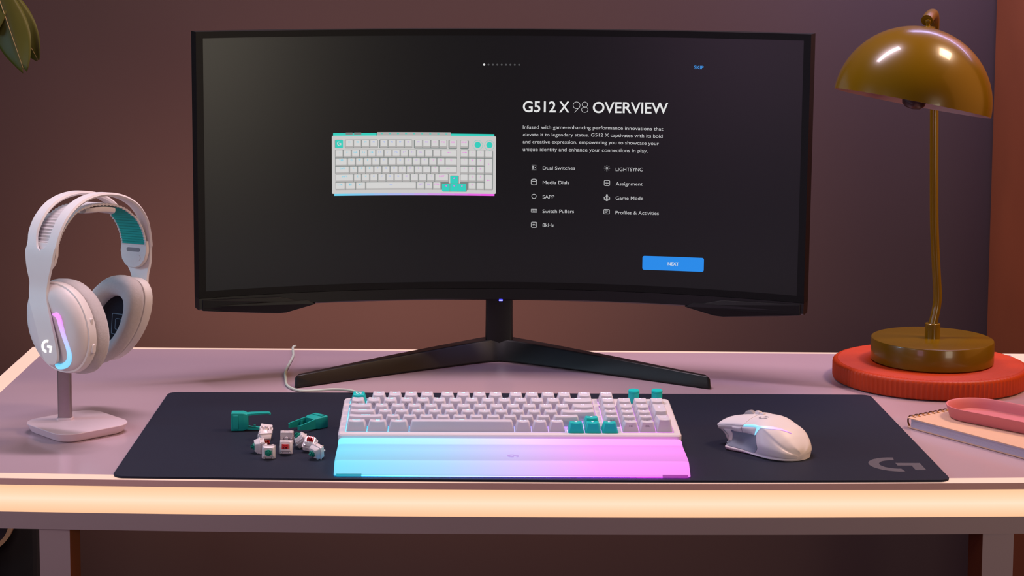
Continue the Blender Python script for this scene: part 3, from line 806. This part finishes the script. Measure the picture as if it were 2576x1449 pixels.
# ------------------------------------------------------------------ headphone stand and headset
m_white = mat('satin_white', (226, 218, 218), 0.45, spec=0.4, noise=(60, .01), bump=(900, .04, .0002))
m_white2 = mat('satin_white_cup', (220, 210, 211), 0.5, spec=0.4, noise=(60, .01), bump=(900, .05, .0002))
m_fab = mat('grey_cushion_cloth', (190, 182, 184), 0.95, spec=0.1, noise=(250, .08), bump=(450, .5, .0006), sheen=0.3)
m_dark = mat('dark_mesh_cloth', (40, 38, 46), 0.95, spec=0.1, noise=(700, .2), bump=(900, .4, .0004))
m_band_w = mat('strap_white', (205, 200, 202), 0.8, noise=(200, .04)); m_teal = mat('strap_teal', (38, 165, 155), 0.85, noise=(300, .08))
m_post = mat('brushed_metal_post', (150, 132, 138), 0.35, metal=0.7, noise=(200, .06))
m_stand = mat('stand_base_white', (214, 190, 198), 0.4, noise=(40, .01))
m_slot = mat('dark_slot', (140, 132, 138), 0.6, noise=(40, .05))
st = empty('headphone_stand', (-0.529, 0.206, -0.003), 'low white headphone stand with square base and grey metal post', 'headphone stand')
g = G(); RZ = Matrix.Rotation(R(43), 4, 'Z')
def sq(s_, r_, z): return [tuple(RZ @ Vector((a, b, z))) for a, b in rrect(s_, s_, r_, 10)]
g.loft([sq(86, 20, 0.2), sq(87, 20, 1.0), sq(90, 21, 1.6), sq(97, 23, 9.0), sq(98.5, 24, 10.4), sq(98, 24, 10.9), sq(94, 23, 11.2)])
g.mk('base', m_stand, st, smooth=35)
g = G(); g.loft([[(a - 17, b + 14, z) for a, b in rrect(w, d, 2.5, 4)] for w, d, z in ((19.5, 14, 11.0), (19.0, 13.5, 13.0), (16.6, 11, 13.6))]); g.mk('collar', m_stand, st, smooth=30)
g = G(); g.loft([[(a - 17, b + 14, z) for a, b in rrect(16, 10.5, 2.0, 4)] for z in (11, 82)]); g.mk('post', m_post, st, smooth=30)

TH = R(64.45)
hs = empty('headset', (-0.5187, 0.250, 0.0674), 'white gaming headset with lit ear cup and teal headband strap on its stand', 'headset', rot=(0, 0, TH))
ZB = 125.0                              # height of c=0 above the empty
RO = R(6.49)
def H(a, b, c):                          # a: ear to ear, b: to the near side, c: up; the headset hangs slightly askew
    return (a * math.cos(RO) + c * math.sin(RO), -b, -a * math.sin(RO) + c * math.cos(RO) + ZB)
left = [(-103.0, -111, 8, 0, 30.5), (-103.4, -109.5, 16, 0, 30), (-103.8, -105, 22, 0, 29), (-103.8, -98, 25, 0, 27), (-103.4, -84, 26, 0, 22.5), (-102.6, -68, 26, 0, 16), (-101, -54, 27, 0, 9.5), (-98, -42, 28, 0, 3), (-95.5, -30, 28, 0, 0), (-95, -20, 29, 0, 0),
        (-96, -10, 34, 0, 0), (-96.5, 0, 39, 0, 0), (-96.5, 10, 42, 0, 0), (-96, 16, 43.5, .2, 0), (-95.2, 20, 44, 9, 1), (-93.5, 26, 44.5, 14, 1), (-90, 36, 47, 17.5, 0), (-83, 49, 48.5, 18.5, 0), (-72, 61, 49, 19, 0), (-57, 71, 49.5, 19, 0), (-38, 78, 49.5, 19, 0), (-18, 81.8, 49.5, 19, 0), (0, 82.8, 49.5, 19, 0)]
right = [(-a, c, w, s_, b) for a, c, w, s_, b in left[::-1][1:10]] + [(97, 4, 41, 0, 1), (96.5, -6, 36, 0, 3), (95, -16, 28, 0, 6), (94, -26, 25, 0, 8), (93.5, -40, 27, 0, 8), (93, -56, 30, 0, 6), (93, -74, 26, 0, 4), (93, -84, 14, 0, 4)]
path = crom(left + right, 3)
def offs(i, d):                          # push outwards along the path normal
    p = path[i]; a = path[max(0, i - 1)]; b = path[min(len(path) - 1, i + 1)]
    tx, tz = b[0] - a[0], b[1] - a[1]; L_ = math.hypot(tx, tz) or 1
    return (p[0] - tz / L_ * d, p[1] + tx / L_ * d)
g = G(); cols = []
T = 2.2
for i, p in enumerate(path):
    w, sl, bc = p[2] / 2, max(0, p[3]) / 2, p[4]
    (ao, co), (ai, ci) = offs(i, T), offs(i, -T)
    (am, cm) = (p[0], p[1])
    row_ = []
    for (b0, b1) in ((-w, -sl), (sl, w)):
        m_ = min(1.6, (b1 - b0) * .3); mi_ = m_ * min(1, sl / 3)
        ml, mr = (m_, mi_) if b0 < -sl - .01 else (mi_, m_)
        row_ += [H(ao, bc + b0 + ml, co), H(ao, bc + b1 - mr, co), H(am, bc + b1, cm), H(ai, bc + b1 - mr, ci), H(ai, bc + b0 + ml, ci), H(am, bc + b0, cm)]
    cols.append(row_)
for side in (0, 1):
    g.loft([c_[side * 6:side * 6 + 6] for c_ in cols])
g.mk('headband', m_white, hs, smooth=50)
# elastic strap: white outside, ribbed teal inside
spath = [(-90, 8), (-88.5, 20), (-84, 32), (-76, 44), (-64, 55), (-46, 64), (-24, 69), (0, 70.5), (24, 69), (46, 63.5), (64, 54), (77, 42), (84, 31), (88, 20), (89.5, 8)]
sp = crom(spath, 10); g = G(); rings = []
for i, p in enumerate(sp):
    a = sp[max(0, i - 1)]; b = sp[min(len(sp) - 1, i + 1)]; tx, tz = b[0] - a[0], b[1] - a[1]; L_ = math.hypot(tx, tz)
    k = 0.6 * (1 if i % 3 == 0 else -.6) if 10 < i < len(sp) - 10 else 0
    w = 17 + (1.5 if abs(p[0]) > 60 else 0)
    o_ = (p[0] - tz / L_ * (1.1 + k), p[1] + tx / L_ * (1.1 + k)); q_ = (p[0] + tz / L_ * (1.1 + k), p[1] - tx / L_ * (1.1 + k))
    rings.append([H(o_[0], -w, o_[1]), H(o_[0], w, o_[1]), H(q_[0], w, q_[1]), H(q_[0], w - 2, q_[1] - .0), H(q_[0], -w + 2, q_[1]), H(q_[0], -w, q_[1])])
g.loft(rings)
for k in range((len(sp) - 1) * 6):
    if k % 6 == 3 and sp[k // 6][0] > 26 and sp[k // 6][1] > 22: g.m[k] = 1
g.mk('strap', [m_band_w, m_teal], hs, smooth=40)
for sgn in (-1, 1):
    g = G(); sh = []
    for (b, c) in rrect(41, 34, 3, 5, 0, 0) if 0 else [(-20.5, 16), (20.5, 16), (20.8, 2), (18, -8), (12, -15), (4, -18), (-4, -18), (-12, -15), (-18, -8), (-20.8, 2)]: sh.append((b, c))
    g.loft([[H(sgn * 93.0, b * .94, c + 9) for b, c in sh], [H(sgn * 88.0, b * .94, c + 9) for b, c in sh], [H(sgn * 87.2, b * .90, (c + 1) * .96 + 8) for b, c in sh]])
    o = g.mk('strap_anchor', m_white, hs, smooth=40)
    g = G()
    g.prism([(b, c) for b, c in rrect(20, 5, 2.4, 5, 0, 13.5)], 86.8, 87.3, fn=lambda b, c, a: H(sgn * a, b, c))
    g.mk('slot', m_slot, o, smooth=30)
    g = G(); g.prism([(b, c) for b, c in rrect(22, 8.5, 4.2, 6, 0, 3.5)], 86.5, 87.3, fn=lambda b, c, a: H(sgn * a, b, c))
    g.mk('press_button', m_white, o, smooth=30)
g = G(); rings = []
for a in range(-27, 33, 2):
    u = (a - 2) / 30
    c = 67.6 - (a / 69.0) ** 2 * 12; w = 16.5 * max(.3, (1 - abs(u) ** 5)) ** .5
    rings.append([H(a, -w, c), H(a, w, c), H(a, w + .8, c - 2.5), H(a, w - .2, c - 5.6), H(a, w - 3, c - 6.6), H(a, -w + 3, c - 6.6), H(a, -w + .2, c - 5.6), H(a, -w - .8, c - 2.5)])
g.loft(rings); g.mk('top_pad', m_white, hs, smooth=50)

def egg(k, a, bc, cc, hb, hc, lean, n=44, rotz=0.0):
    out = []
    for i in range(n):
        t = 2 * math.pi * i / n
        x, y = math.cos(t), math.sin(t)
        x = math.copysign(abs(x) ** .86, x); y = math.copysign(abs(y) ** .86, y)
        wid = 1 - .13 * max(0, -y) ** 1.5 - .04 * max(0, y)
        b, c = hb * x * wid * k, hc * y * k
        out.append((a, bc + b - c * math.tan(R(lean)), cc + c))
    return out
def cup(sgn, bc, cc, hb, hc, lean, yaw, swap):
    """ear cup as part objects; profile given as (scale, distance along a)"""
    M = Matrix.Rotation(R(yaw), 4, 'Z')
    piv = Vector((sgn * 74, -bc, 0))
    def W_(ring): return [tuple(M @ (Vector(H(*p)) - piv) + piv) for p in ring]
    E_ = lambda k, a: W_(egg(k, sgn * a, bc, cc, hb, hc, lean))
    g = G(); g.loft([E_(.05, 99.2), E_(.45, 99), E_(.66, 98), E_(.80, 95.6), E_(.90, 91.5), E_(.945, 88.6), E_(.955, 86.8)])
    hsg = g.mk('ear_cup', m_white2, hs, smooth=40)
    g = G(); g.loft([E_(.94, 87.0), E_(.995, 86.2), E_(1.01, 84), E_(1.01, 75), E_(.99, 72.6), E_(.93, 72.0)])
    g.mk('cup_ring', m_white, hs, smooth=40)
    g = G(); g.loft([E_(.90, 72.4), E_(.97, 71), E_(1.03, 67), E_(1.065, 61), E_(1.06, 54), E_(1.0, 48.6), E_(.90, 46), E_(.78, 46.2), E_(.68, 49), E_(.61, 54), E_(.57, 60), E_(.56, 67)], cap1=False)
    g.mk('ear_cushion', m_fab, hs, smooth=60)
    g = G(); g.loft([E_(.60, 66.4), E_(.60, 65.6)]); dk = g.mk('ear_mesh', m_dark, hs)
    return hsg, E_, W_, dk
lc, EL, WL, _ = cup(-1, 23, -71, 44, 51, 14, 0, 0)
rc, ER, WR, dk = cup(1, -9, -73, 40, 53, -19, -5, 0)
# printed outline on the dark mesh of the far cup
g = G()
for (w, h, t) in ((20, 26, 1.0), (9, 14, .8)):
    o_ = rrect(w, h, 2, 3, -2, -78); i_ = rrect(w - 2 * t, h - 2 * t, 1.4, 3, -2, -78)
    for k in range(len(o_)):
        q = [o_[k], o_[(k + 1) % len(o_)], i_[(k + 1) % len(o_)], i_[k]]
        g.add(WR([(65.2, b + 2, c) for b, c in q]), [(0, 1, 2, 3)])
g.mk('printed_mark', mat('grey_blue_print', (105, 118, 135), .8, noise=(50, .02)), hs)
# light strip: a hooked glowing line beside the arm's tongue
m_strip = ramp_glow('headset_light', 'Z', ZT + 0.0900, ZT + 0.146, [(0, (70, 205, 245)), (0.3, (110, 200, 250)), (0.62, (185, 170, 250)), (1.0, (225, 115, 240))], 1.0, base=(180, 170, 190))
ls = crom([(24.5, -56), (30.5, -60), (34.5, -70), (39.5, -82), (44, -92), (45.8, -98), (45.3, -104), (41.5, -108.5), (36, -111), (30, -111.5)], 6)
g = G(); rings = []
for i, (b, c) in enumerate(ls):
    a0, c0 = ls[max(0, i - 1)]; a1, c1 = ls[min(len(ls) - 1, i + 1)]; dx, dz = a1 - a0, c1 - c0; L_ = math.hypot(dx, dz); nx, nz = dz / L_, -dx / L_
    w = 7.4 if 4 < i < len(ls) - 4 else 7.4 * (.35 + .16 * min(i, len(ls) - 1 - i))
    aa = -101.0 + max(0, (b - 33)) * .18 + max(0, -c - 100) * .30
    rings.append([H(aa, b - nx * w * .1, c - nz * w * .1), H(aa - 0.2, b - nx * w * .8, c - nz * w * .8), H(aa + 4.5, b - nx * w * .9, c - nz * w * .9), H(aa + 4.5, b + nx * w * .2, c + nz * w * .2)])
g.loft(rings)
tag(g.mk('light_strip', m_strip, hs, smooth=60), 'hooked light strip glowing pink to cyan')
g = G()
for q in logo_polys(7.6):
    th = R(-8)
    g.add([H(-106.15, 23.5 + (a * math.cos(th) - b * math.sin(th)), -91.5 + (a * math.sin(th) + b * math.cos(th))) for a, b in q], [(0, 1, 2, 3)])
g.mk('logo_mark', mat('logo_white', (250, 250, 245), .5, emit=(250, 248, 240), estr=.75, noise=(30, .01)), hs)
# controls on the near cup's rim
for (b, c, w, h, nm) in ((62.5, -64, 5, 13, 'power_switch'), (67.5, -92, 7, 11, 'volume_dial')):
    g = G(); q = rrect(w, h, w / 2 - .2, 5, 0, 0)
    g.loft([[H(-79 + x_, b - 0.05 * (c_ + 0), c + c_) for x_, c_ in q], [H(-79 + x_, b + 2.2, c + c_) for x_, c_ in q], [H(-79 + x_ * .8, b + 2.9, c + c_ * .9) for x_, c_ in q]])
    g.mk(nm, m_white, hs, smooth=35)

# ------------------------------------------------------------------ mouse
m_mouse = mat('mouse_white', (222, 214, 218), 0.42, spec=0.4, noise=(60, .01)); m_grip = mat('mouse_side_grip', (122, 130, 146), 0.75, noise=(400, .06), bump=(900, .25, .0003))
m_wheel = mat('wheel_grey', (150, 145, 150), 0.4, noise=(60, .05))
ms = empty('computer_mouse', (0.2745, 0.1190, 0.0), 'white wireless mouse with a glowing side stripe on the right of the desk mat', 'mouse', rot=(0, 0, R(180 - 57.0)))
STN = [(-65, 4, 4, 5, 6, 3.5, 7.4, 9, -5, 6.5), (-63, 12, 3, 13, 7, 9.5, 9.8, 13, -13, 7.5), (-58, 20, 3, 22, 9, 16.5, 14, 18.6, -22, 9.5), (-50, 26, 3, 28, 11.5, 22.5, 20, 25.6, -28.5, 12), (-39, 31, 3, 32.5, 14, 26, 27, 33, -33, 15), (-26, 33, 3, 34, 16, 28, 33, 37.5, -34, 16),
       (-12, 34, 3, 31, 17, 28, 34.5, 41.2, -34, 17), (4, 36, 3.5, 27.5, 17, 28.5, 32.5, 41, -33, 17), (18, 40, 4, 25.5, 16, 29.5, 30, 39.6, -32, 17), (30, 42, 4.5, 25, 15.5, 30, 28.5, 37.4, -31.5, 16),
       (41, 36, 4, 25, 14, 30, 26.8, 35, -31, 15), (52, 28, 4, 25, 13, 30, 25.0, 32, -31, 14), (61, 24, 6, 24, 13, 29.5, 22.6, 28.8, -30, 13), (65, 21, 9, 22, 13, 27, 20, 26, -27, 13)]
def mprof(q):
    x, yl, zl, yw, zw, ye, ze, zt, yr, zr = q
    return [(yl - 2, .5), (yl, zl * .55), (yl - .6, zl + .6), (yw + (yl - yw) * .28, (zl + zw) / 2 - 1.5), (yw, zw), ((yw + ye) / 2 + .3, (zw + ze) / 2), (ye + .3, ze - 2.2), (ye - 2.2, ze + 1.0), (ye * .52, (ze + zt) / 2 + 2.0), (0, zt),
            (yr * .5, zt - 1.6), (yr * .84, zr + (zt - zr) * .62), (yr, zr), (yr * .97, 6), (yr * .9, .5)]
def cr1(p0, p1, p2, p3, t): return 0.5 * (2 * p1 + (-p0 + p2) * t + (2 * p0 - 5 * p1 + 4 * p2 - p3) * t * t + (-p0 + 3 * p1 - 3 * p2 + p3) * t ** 3)
MP = [mprof(q) for q in STN]
def MS(x, j, off=0.0):
    def base(x, j):
        x = max(STN[0][0], min(STN[-1][0] - 1e-6, x)); i = max(k for k in range(len(STN) - 1) if STN[k][0] <= x)
        t = (x - STN[i][0]) / (STN[i + 1][0] - STN[i][0]); ii = [max(0, min(len(STN) - 1, i + d)) for d in (-1, 0, 1, 2)]
        j = max(0, min(13.9999, j)); jj = int(j); u = j - jj; ks = [max(0, min(14, jj + d)) for d in (-1, 0, 1, 2)]
        col = []
        for s_ in ii:
            col.append([cr1(*[MP[s_][k][d] for k in ks], u) for d in (0, 1)])
        y, z = cr1(*[c[0] for c in col], t), max(.4, cr1(*[c[1] for c in col], t))
        x2 = x - max(0, (x - 28) / 36) * 20 * max(0, 1 - z / 22)
        return Vector((x2 * .865 + 3.0, y * .94, z * .97))
    p = base(x, j)
    if off:
        dx = base(x + .6, j) - base(x - .6, j); dj = base(x, j + .08) - base(x, j - .08)
        n_ = dj.cross(dx).normalized() * -1
        c0 = Vector((x, 0, 14));
        if n_.dot(p - c0) < 0: n_ = -n_
        p = p + n_ * off
    return tuple(p)
g = G(); rings = []
for i in range(53):
    x = -64.5 + 129.4 * i / 52
    rings.append([MS(x, 14 * k / 56) for k in range(57)])
g.loft(rings); g.mk('body', m_mouse, ms, smooth=50)
def patch(name, m, x0, x1, j0, j1, off, th=2.0, nx=12, nj=8, rnd=True, parent=ms):
    """slightly raised plate following the surface; x0,x1 may be functions of t (0..1 across j)"""
    f0 = x0 if callable(x0) else (lambda t: x0); f1 = x1 if callable(x1) else (lambda t: x1)
    top, low = [], []
    for a in range(nx + 1):
        for b in range(nj + 1):
            t = b / nj; s_ = a / nx; x = f0(t) + (f1(t) - f0(t)) * s_; j = j0 + (j1 - j0) * t
            e = min(1, 3.2 * min(t, 1 - t), 4.5 * min(s_, 1 - s_)) if rnd else 1
            top.append(MS(x, j, off * (.35 + .65 * math.sqrt(max(0, e))))); low.append(MS(x, j, -th))
    g = G(); n_ = nj + 1; N = len(top); f = []
    for a in range(nx):
        for b in range(nj):
            i = a * n_ + b; f.append((i, i + 1, i + n_ + 1, i + n_)); f.append((N + i, N + i + n_, N + i + n_ + 1, N + i + 1))
    for a in range(nx):
        for b in (0, nj):
            i = a * n_ + b; f.append((i, i + n_, N + i + n_, N + i))
    for b in range(nj):
        for a in (0, nx):
            i = a * n_ + b; f.append((i, i + 1, N + i + 1, N + i))
    g.add(top + low, f)
    return g.mk(name, m, parent, smooth=45)
patch('thumb_grip', m_grip, lambda t: -22 + 14 * abs(t - .45), lambda t: 55 - 12 * (1 - t), 2.1, 4.9, .45, rnd=False, nx=16, nj=12)
patch('side_button', m_mouse, 14, 31, 4.75, 5.95, 1.8); patch('side_button', m_mouse, -13, 13, 4.75, 5.95, 1.8)
patch('thumb_button', m_mouse, lambda t: 36 + 1 * t, lambda t: 46 + 5 * t, 3.0, 5.0, 1.8)
patch('left_button', m_mouse, 11, 64.6, 6.55, 8.72, 1.3, nx=16, nj=10); patch('right_button', m_mouse, 13, 64.6, 9.28, 11.3, 1.1, nx=16, nj=10)
m_ml = ramp_glow('mouse_light', 'X', 0.238, 0.300, [(0, (60, 215, 245)), (.3, (110, 215, 250)), (.5, (190, 190, 255)), (.7, (235, 150, 250)), (1, (170, 110, 190))], 1.0, base=(160, 160, 180))
m_ml2 = m_ml
lt = patch('light_stripe', m_ml, -17, 10.5, 6.05, 6.85, .9, nx=8, nj=4)
lt['label'] = 'glowing stripe fading from cyan to pink'
patch('light_stripe', m_ml, -48, -8.5, lambda: 0, 0, .9) if 0 else None
g = G(); rings = []
for i in range(25):
    s_ = i / 24; x = -15 - 31 * s_; jc = 6.45 + 2.5 * s_ ** 1.15; w = .40 * (1 - s_) ** .8 + .05
    rings.append([MS(x, jc - w, .3), MS(x, jc, .75), MS(x, jc + w * .8, .3), MS(x, jc, -1)])
g.loft(rings)
rings = []
for i in range(9):
    s_ = i / 8; x = -15.5 + 2.5 * s_; j = 6.3 - 1.5 * s_; w = 4.2 * (1 - s_) + 1.2
    rings.append([MS(x - w, j, .35), MS(x - w * .3, j, .8), MS(x + w * .2, j, .5), MS(x - w * .3, j, -1)])
g.loft(rings)
g.mk('light_tail', m_ml, ms, smooth=50)
g = G(); AXY = Matrix.Translation((31, -1, 29.5)) @ Matrix.Rotation(R(90), 4, 'X')
g.lathe([(0.05, -4.0), (7.5, -4.0), (9.4, -3.4), (10.4, -2.2), (10.4, 2.2), (9.4, 3.4), (7.5, 4.0), (.05, 4.0)], 40, cap0=False, cap1=False, ax=AXY)
g.mk('scroll_wheel', m_wheel, ms, smooth=35)
for (x, w, d, z0, z1) in ((17.5, 7, 5.5, 35, 41.8), (10.5, 6, 5, 35, 41.0)):
    g = G(); g.loft([[(a + x, b, z) for a, b in rrect(w - i_ * .8, d - i_ * .8, 1.2, 4)] for z, i_ in ((z0, 0), (z1 - 1, 0), (z1, 1))]); g.mk('top_button', m_mouse, ms, smooth=30)
g = G()
for q in logo_polys(5.4):
    pts = []
    for a, b in q:
        y = 9 - (a * .9); x = -4 + b * 1.25 ; lo, hi = 7.2, 9.9
        for _ in range(24):
            mid = (lo + hi) / 2
            if MS(x, mid)[1] > y: lo = mid
            else: hi = mid
        p = MS(x, lo); pts.append((p[0], p[1], p[2] + .2))
    g.add(pts, [(0, 1, 2, 3)])
g.mk('logo_print', mat('mouse_logo_grey', (150, 145, 155), .5, noise=(50, .02)), ms)

# ------------------------------------------------------------------ switch pullers and loose key switches
m_pull = mat('teal_plastic', (24, 166, 158), 0.5, spec=0.35, noise=(120, .03))
def make_puller(name, loc, rot, label):
    t = empty(name, loc, label, 'key tool', 'teal switch pullers', rot=rot)
    g = G()       # long axis +x, opening between arms along y, depth z
    g.loft([[(x, a, b + 7) for a, b in rrect(w, d, 1.2, 3)] for x, w, d in ((0, 20, 12.6), (.8, 21.6, 14), (14, 21.6, 14), (15, 21, 13.6), (20, 17.5, 11.5))])
    g.mk('grip_block', m_pull, t, smooth=30)
    g = G(); g.box(2.5, 8.5, -8, 8, 14, 15.0); g.mk('ridged_pad', m_pull, t, bevel=(.4, 2))
    for s_ in (-1, 1):
        g = G(); rings = []
        for (x, y, d, th) in ((17, 8.4, 12, 2.0), (24, 9.2, 10.5, 1.6), (34, 9.6, 8, 1.2), (43.5, 9.8, 6, 1.1), (45.5, 9.4, 5.6, 1.6), (46.5, 8.2, 5, 1.2)):
            rings.append([(x, s_ * (y - th), 7 - d / 2), (x, s_ * (y + .4), 7 - d / 2), (x, s_ * (y + .4), 7 + d / 2), (x, s_ * (y - th), 7 + d / 2)])
        g.loft(rings); g.box(26, 28.5, s_ * 6.4 - .9, s_ * 6.4 + .9, 4, 10) if s_ < 0 else None
        g.mk('prong', m_pull, t, smooth=25)
    return t
make_puller('switch_puller', (-0.3455, 0.2090, 0.0110), (R(90), 0, R(3)), 'teal switch puller standing on its side, at the left with both prongs pointing right')
make_puller('switch_puller', (-0.2395, 0.2245, 0.0), (0, 0, R(228)), 'teal switch puller lying near the keyboard, prongs pointing down and left')

m_clear = mat('clear_housing', (246, 234, 236), 0.2, trans=0.25, noise=(200, .03)); m_pin = mat('copper_pin', (190, 140, 110), .3, metal=1, noise=(50, .03))
m_sred = mat('red_stem', (190, 18, 24), .35, noise=(100, .05)); m_steal = mat('green_stem', (10, 130, 110), .4, noise=(100, .05))
def make_switch(loc, rot, red, label):
    t = empty('key_switch', loc, label, 'key switch', 'loose key switches on the mat', rot=rot)
    z0 = -5.8
    g = G(); g.loft([[(a, b, z + z0) for a, b in rrect(w, w, .8, 2)] for w, z in ((12.6, 0), (13.6, .4), (13.9, 4.6), (15.4, 4.8), (15.4, 5.8), (14.4, 6.0))])
    for s_ in (-1, 1): g.box(s_ * 6.9 - .6, s_ * 6.9 + .6, -2.2, 2.2, z0 + 1, z0 + 4.6); g.box(-5.5, -3.0, s_ * 7.0 - .5, s_ * 7.0 + .5, z0 + 1, z0 + 4.6); g.box(3.0, 5.5, s_ * 7.0 - .5, s_ * 7.0 + .5, z0 + 1, z0 + 4.6)
    g.lathe([(2, z0 - 3), (2, z0), (2, z0 + .2)], 14); g.lathe([(.9, z0 - 2.6), (.9, z0 + .2)], 8, c=(5.1, 0)); g.lathe([(.9, z0 - 2.6), (.9, z0 + .2)], 8, c=(-5.1, 0))
    g.mk('lower_housing', m_clear, t, smooth=30)
    g = G(); g.loft([[(a, b + dy, z + z0) for a, b in rrect(w, d, 1.2, 3)] for w, d, dy, z in ((13.8, 13.6, 0, 6.0), (13.2, 13.0, 0, 7.4), (10.8, 10.4, .5, 11.2), (10.2, 9.8, .5, 11.6))])
    for x in (-4.6, 4.6): g.box(x - .7, x + .7, -7.2, -5.2, z0 + 6, z0 + 9.2)
    g.box(-3, 3, -7.0, -5.6, z0 + 6, z0 + 8.4)
    g.mk('upper_housing', m_clear, t, smooth=30)
    g = G(); g.box(-3.6, 3.6, -2.6, 2.6, z0 + 9, z0 + 12.6); g.box(-2.05, 2.05, -.65, .65, z0 + 12.4, z0 + 15.6); g.box(-.65, .65, -2.05, 2.05, z0 + 12.4, z0 + 15.6)
    if red:
        for x in (-3.1, 3.1): g.box(x - .5, x + .5, -2.6, 2.6, z0 + 12.4, z0 + 15.4)
    else: g.lathe([(3.5, z0 + 11), (3.5, z0 + 13.2), (3.0, z0 + 13.4)], 20)
    g.mk('stem', m_sred if red else m_steal, t, bevel=(.2, 2))
    g = G(); g.box(-4.2, -3.2, 3.6, 4.0, z0 - 3.2, z0 + .2); g.box(2.0, 3.0, 4.6, 5.0, z0 - 3.2, z0 + .2); g.mk('contact_pin', m_pin, t)
SW = [((-0.3000, 0.1600, .0090), (205, 8, 4), 1, 'upside down clear key switch at the back of the left cluster, pins up'),
      ((-0.2985, 0.1335, .0085), (128, 0, 20), 1, 'clear key switch with red stem half hidden behind the green one in front'),
      ((-0.3010, 0.0990, .0078), (92, 14, -78), 0, 'clear key switch lying with its green stem pointing left'),
      ((-0.2880, 0.0740, .0078), (86, 0, 2), 0, 'frontmost clear key switch of the left cluster, green stem facing forward'),
      ((-0.2735, 0.1400, .0078), (-90, 0, 0), 0, 'clear key switch with its flat underside facing forward, behind the red one'),
      ((-0.2705, 0.0935, .0082), (72, 0, -2), 1, 'clear key switch in the middle with its red stem facing forward'),
      ((-0.2560, 0.1220, .0095), (8, -38, 0), 0, 'clear key switch tilted with its green stem pointing up and left'),
      ((-0.2445, 0.1060, .0090), (28, 10, -8), 1, 'clear key switch with red stem pointing up, at the right'),
      ((-0.2350, 0.0740, .0084), (104, 12, -42), 0, 'rightmost clear key switch tinted blue by the palm rest glow')]
for l, r, red, lab in SW: make_switch(l, tuple(R(a) for a in r), red, lab)

# ------------------------------------------------------------------ plant, cabinet, dark box
m_leaf = mat('leaf_green', (78, 76, 16), 0.45, spec=0.4, noise=(14, .3)); m_vein = mat('leaf_vein', (170, 140, 90), .5, noise=(20, .05)); m_stem = mat('stem_green', (90, 95, 30), .6, noise=(20, .1))
pl = empty('hanging_plant', (-0.735, 0.60, 0.62), 'green leaves of a hanging plant at the upper left', 'plant')
g = G(); g.tube(crom([(-60, 0, 60), (-30, 0, 20), (-10, 0, -30), (10, 0, -80), (20, -3, -110)], 6), 2.6, 8); g.mk('stem', m_stem, pl, smooth=60)
def leaf(root, tip, width, curl, ny, nick=0):
    g = G(); A_ = Vector(root); B_ = Vector(tip); ax = (B_ - A_); Ln = ax.length; t_ = ax.normalized(); s_ = t_.cross(Vector((0, 1, 0))).normalized(); n_ = s_.cross(t_)
    v = []; N = 24; Mx = 5
    for i in range(N + 1):
        u = i / N; w = width * (math.sin(math.pi * min(1, u * .94 + .04) ** 1.35) ** .8) * (1 - .0 * u)
        for j in range(-Mx, Mx + 1):
            q = j / Mx
            w2 = w * (1 - nick * max(0, u - .8) * (1 if q < 0 else 0))
            p = A_ + t_ * (Ln * (u + .05 * nick * abs(q) * u)) + s_ * (w2 * q) + n_ * (curl * (u * u) + 7 * abs(q) ** 1.3 * math.sin(math.pi * u) + 1.8 * math.sin(9 * u + 3 * q) * q) + Vector((0, ny * u, 0))
            v.append(tuple(p))
    f = [(i * (2 * Mx + 1) + j, i * (2 * Mx + 1) + j + 1, (i + 1) * (2 * Mx + 1) + j + 1, (i + 1) * (2 * Mx + 1) + j) for i in range(N) for j in range(2 * Mx)]
    g.add(v, f)
    o = g.mk('leaf', m_leaf, pl, smooth=80, solid=.7)
    g = G(); mid = [v[i * (2 * Mx + 1) + Mx] for i in range(N + 1)]; g.tube([(a, b - .6, c) for a, b, c in mid], [.9 * (1 - .8 * i / N) + .1 for i in range(N + 1)], 6); g.mk('vein', m_vein, o, smooth=60)
leaf((14, -3, -75), (76, 10, -204), 21, 6, 0, 0)
leaf((12, -4, -70), (62, -6, -212), 25, -4, -6, 1)
leaf((4, -6, -60), (20, -14, -165), 26, 3, -4, .5)
leaf((-8, -4, -90), (12, -10, -212), 24, 5, 0, 0)

m_wood = mat('cherry_wood', (132, 70, 40), 0.5, noise=(5, .25))
cb_ = empty('wooden_cabinet', (1.06, 0.94, -ZT), 'reddish brown wooden cabinet at the far right edge', 'cabinet')
g = G().box(-268, 240, -110, 140, 0, 2000); g.mk('carcass', m_wood, cb_)
g = G().box(-270, -5, -132, -111, 60, 920); g.mk('door', m_wood, cb_, bevel=(1.5, 2))
g = G().box(-270, -5, -132, -111, 924, 1980); g.mk('door', m_wood, cb_, bevel=(1.5, 2))

m_bx = mat('dark_standin', (30, 22, 20), .85, noise=(40, .2))
bx_ = empty('dark_standin_box', (-0.93, 0.93, -ZT), 'dark stand-in box filling the dark area behind the desk at the left', 'box')
g = G().box(-220, 215, -120, 120, 0, 520); g.mk('box_body', m_bx, bx_, bevel=(12, 3))  # box added to fill the dark area behind the left leg
g = G(); g.box(-225, 220, -125, 125, 505, 560); g.mk('lid', m_bx, bx_, bevel=(8, 3))
rp = empty('round_plaque', (-0.800, 0.797, -0.291), 'small dark round plaque with a pale wooden rim, below the desk at the left', 'plaque')
ROT = Matrix.Rotation(R(90), 4, 'X')
g = G(); g.lathe([(.05, -6), (42, -6), (42, 2), (.05, 2)], 48, cap0=False, cap1=False, ax=ROT); g.mk('disc', mat('dark_panel', (50, 34, 40), .7, noise=(12, .3)), rp, smooth=40)
g = G(); g.lathe([(42, -8), (48.5, -8), (48.5, 6), (42, 6), (42, -8)], 48, cap0=False, cap1=False, ax=ROT); g.mk('rim', mat('pale_wood', (196, 150, 112), .6, noise=(20, .1)), rp, smooth=40)
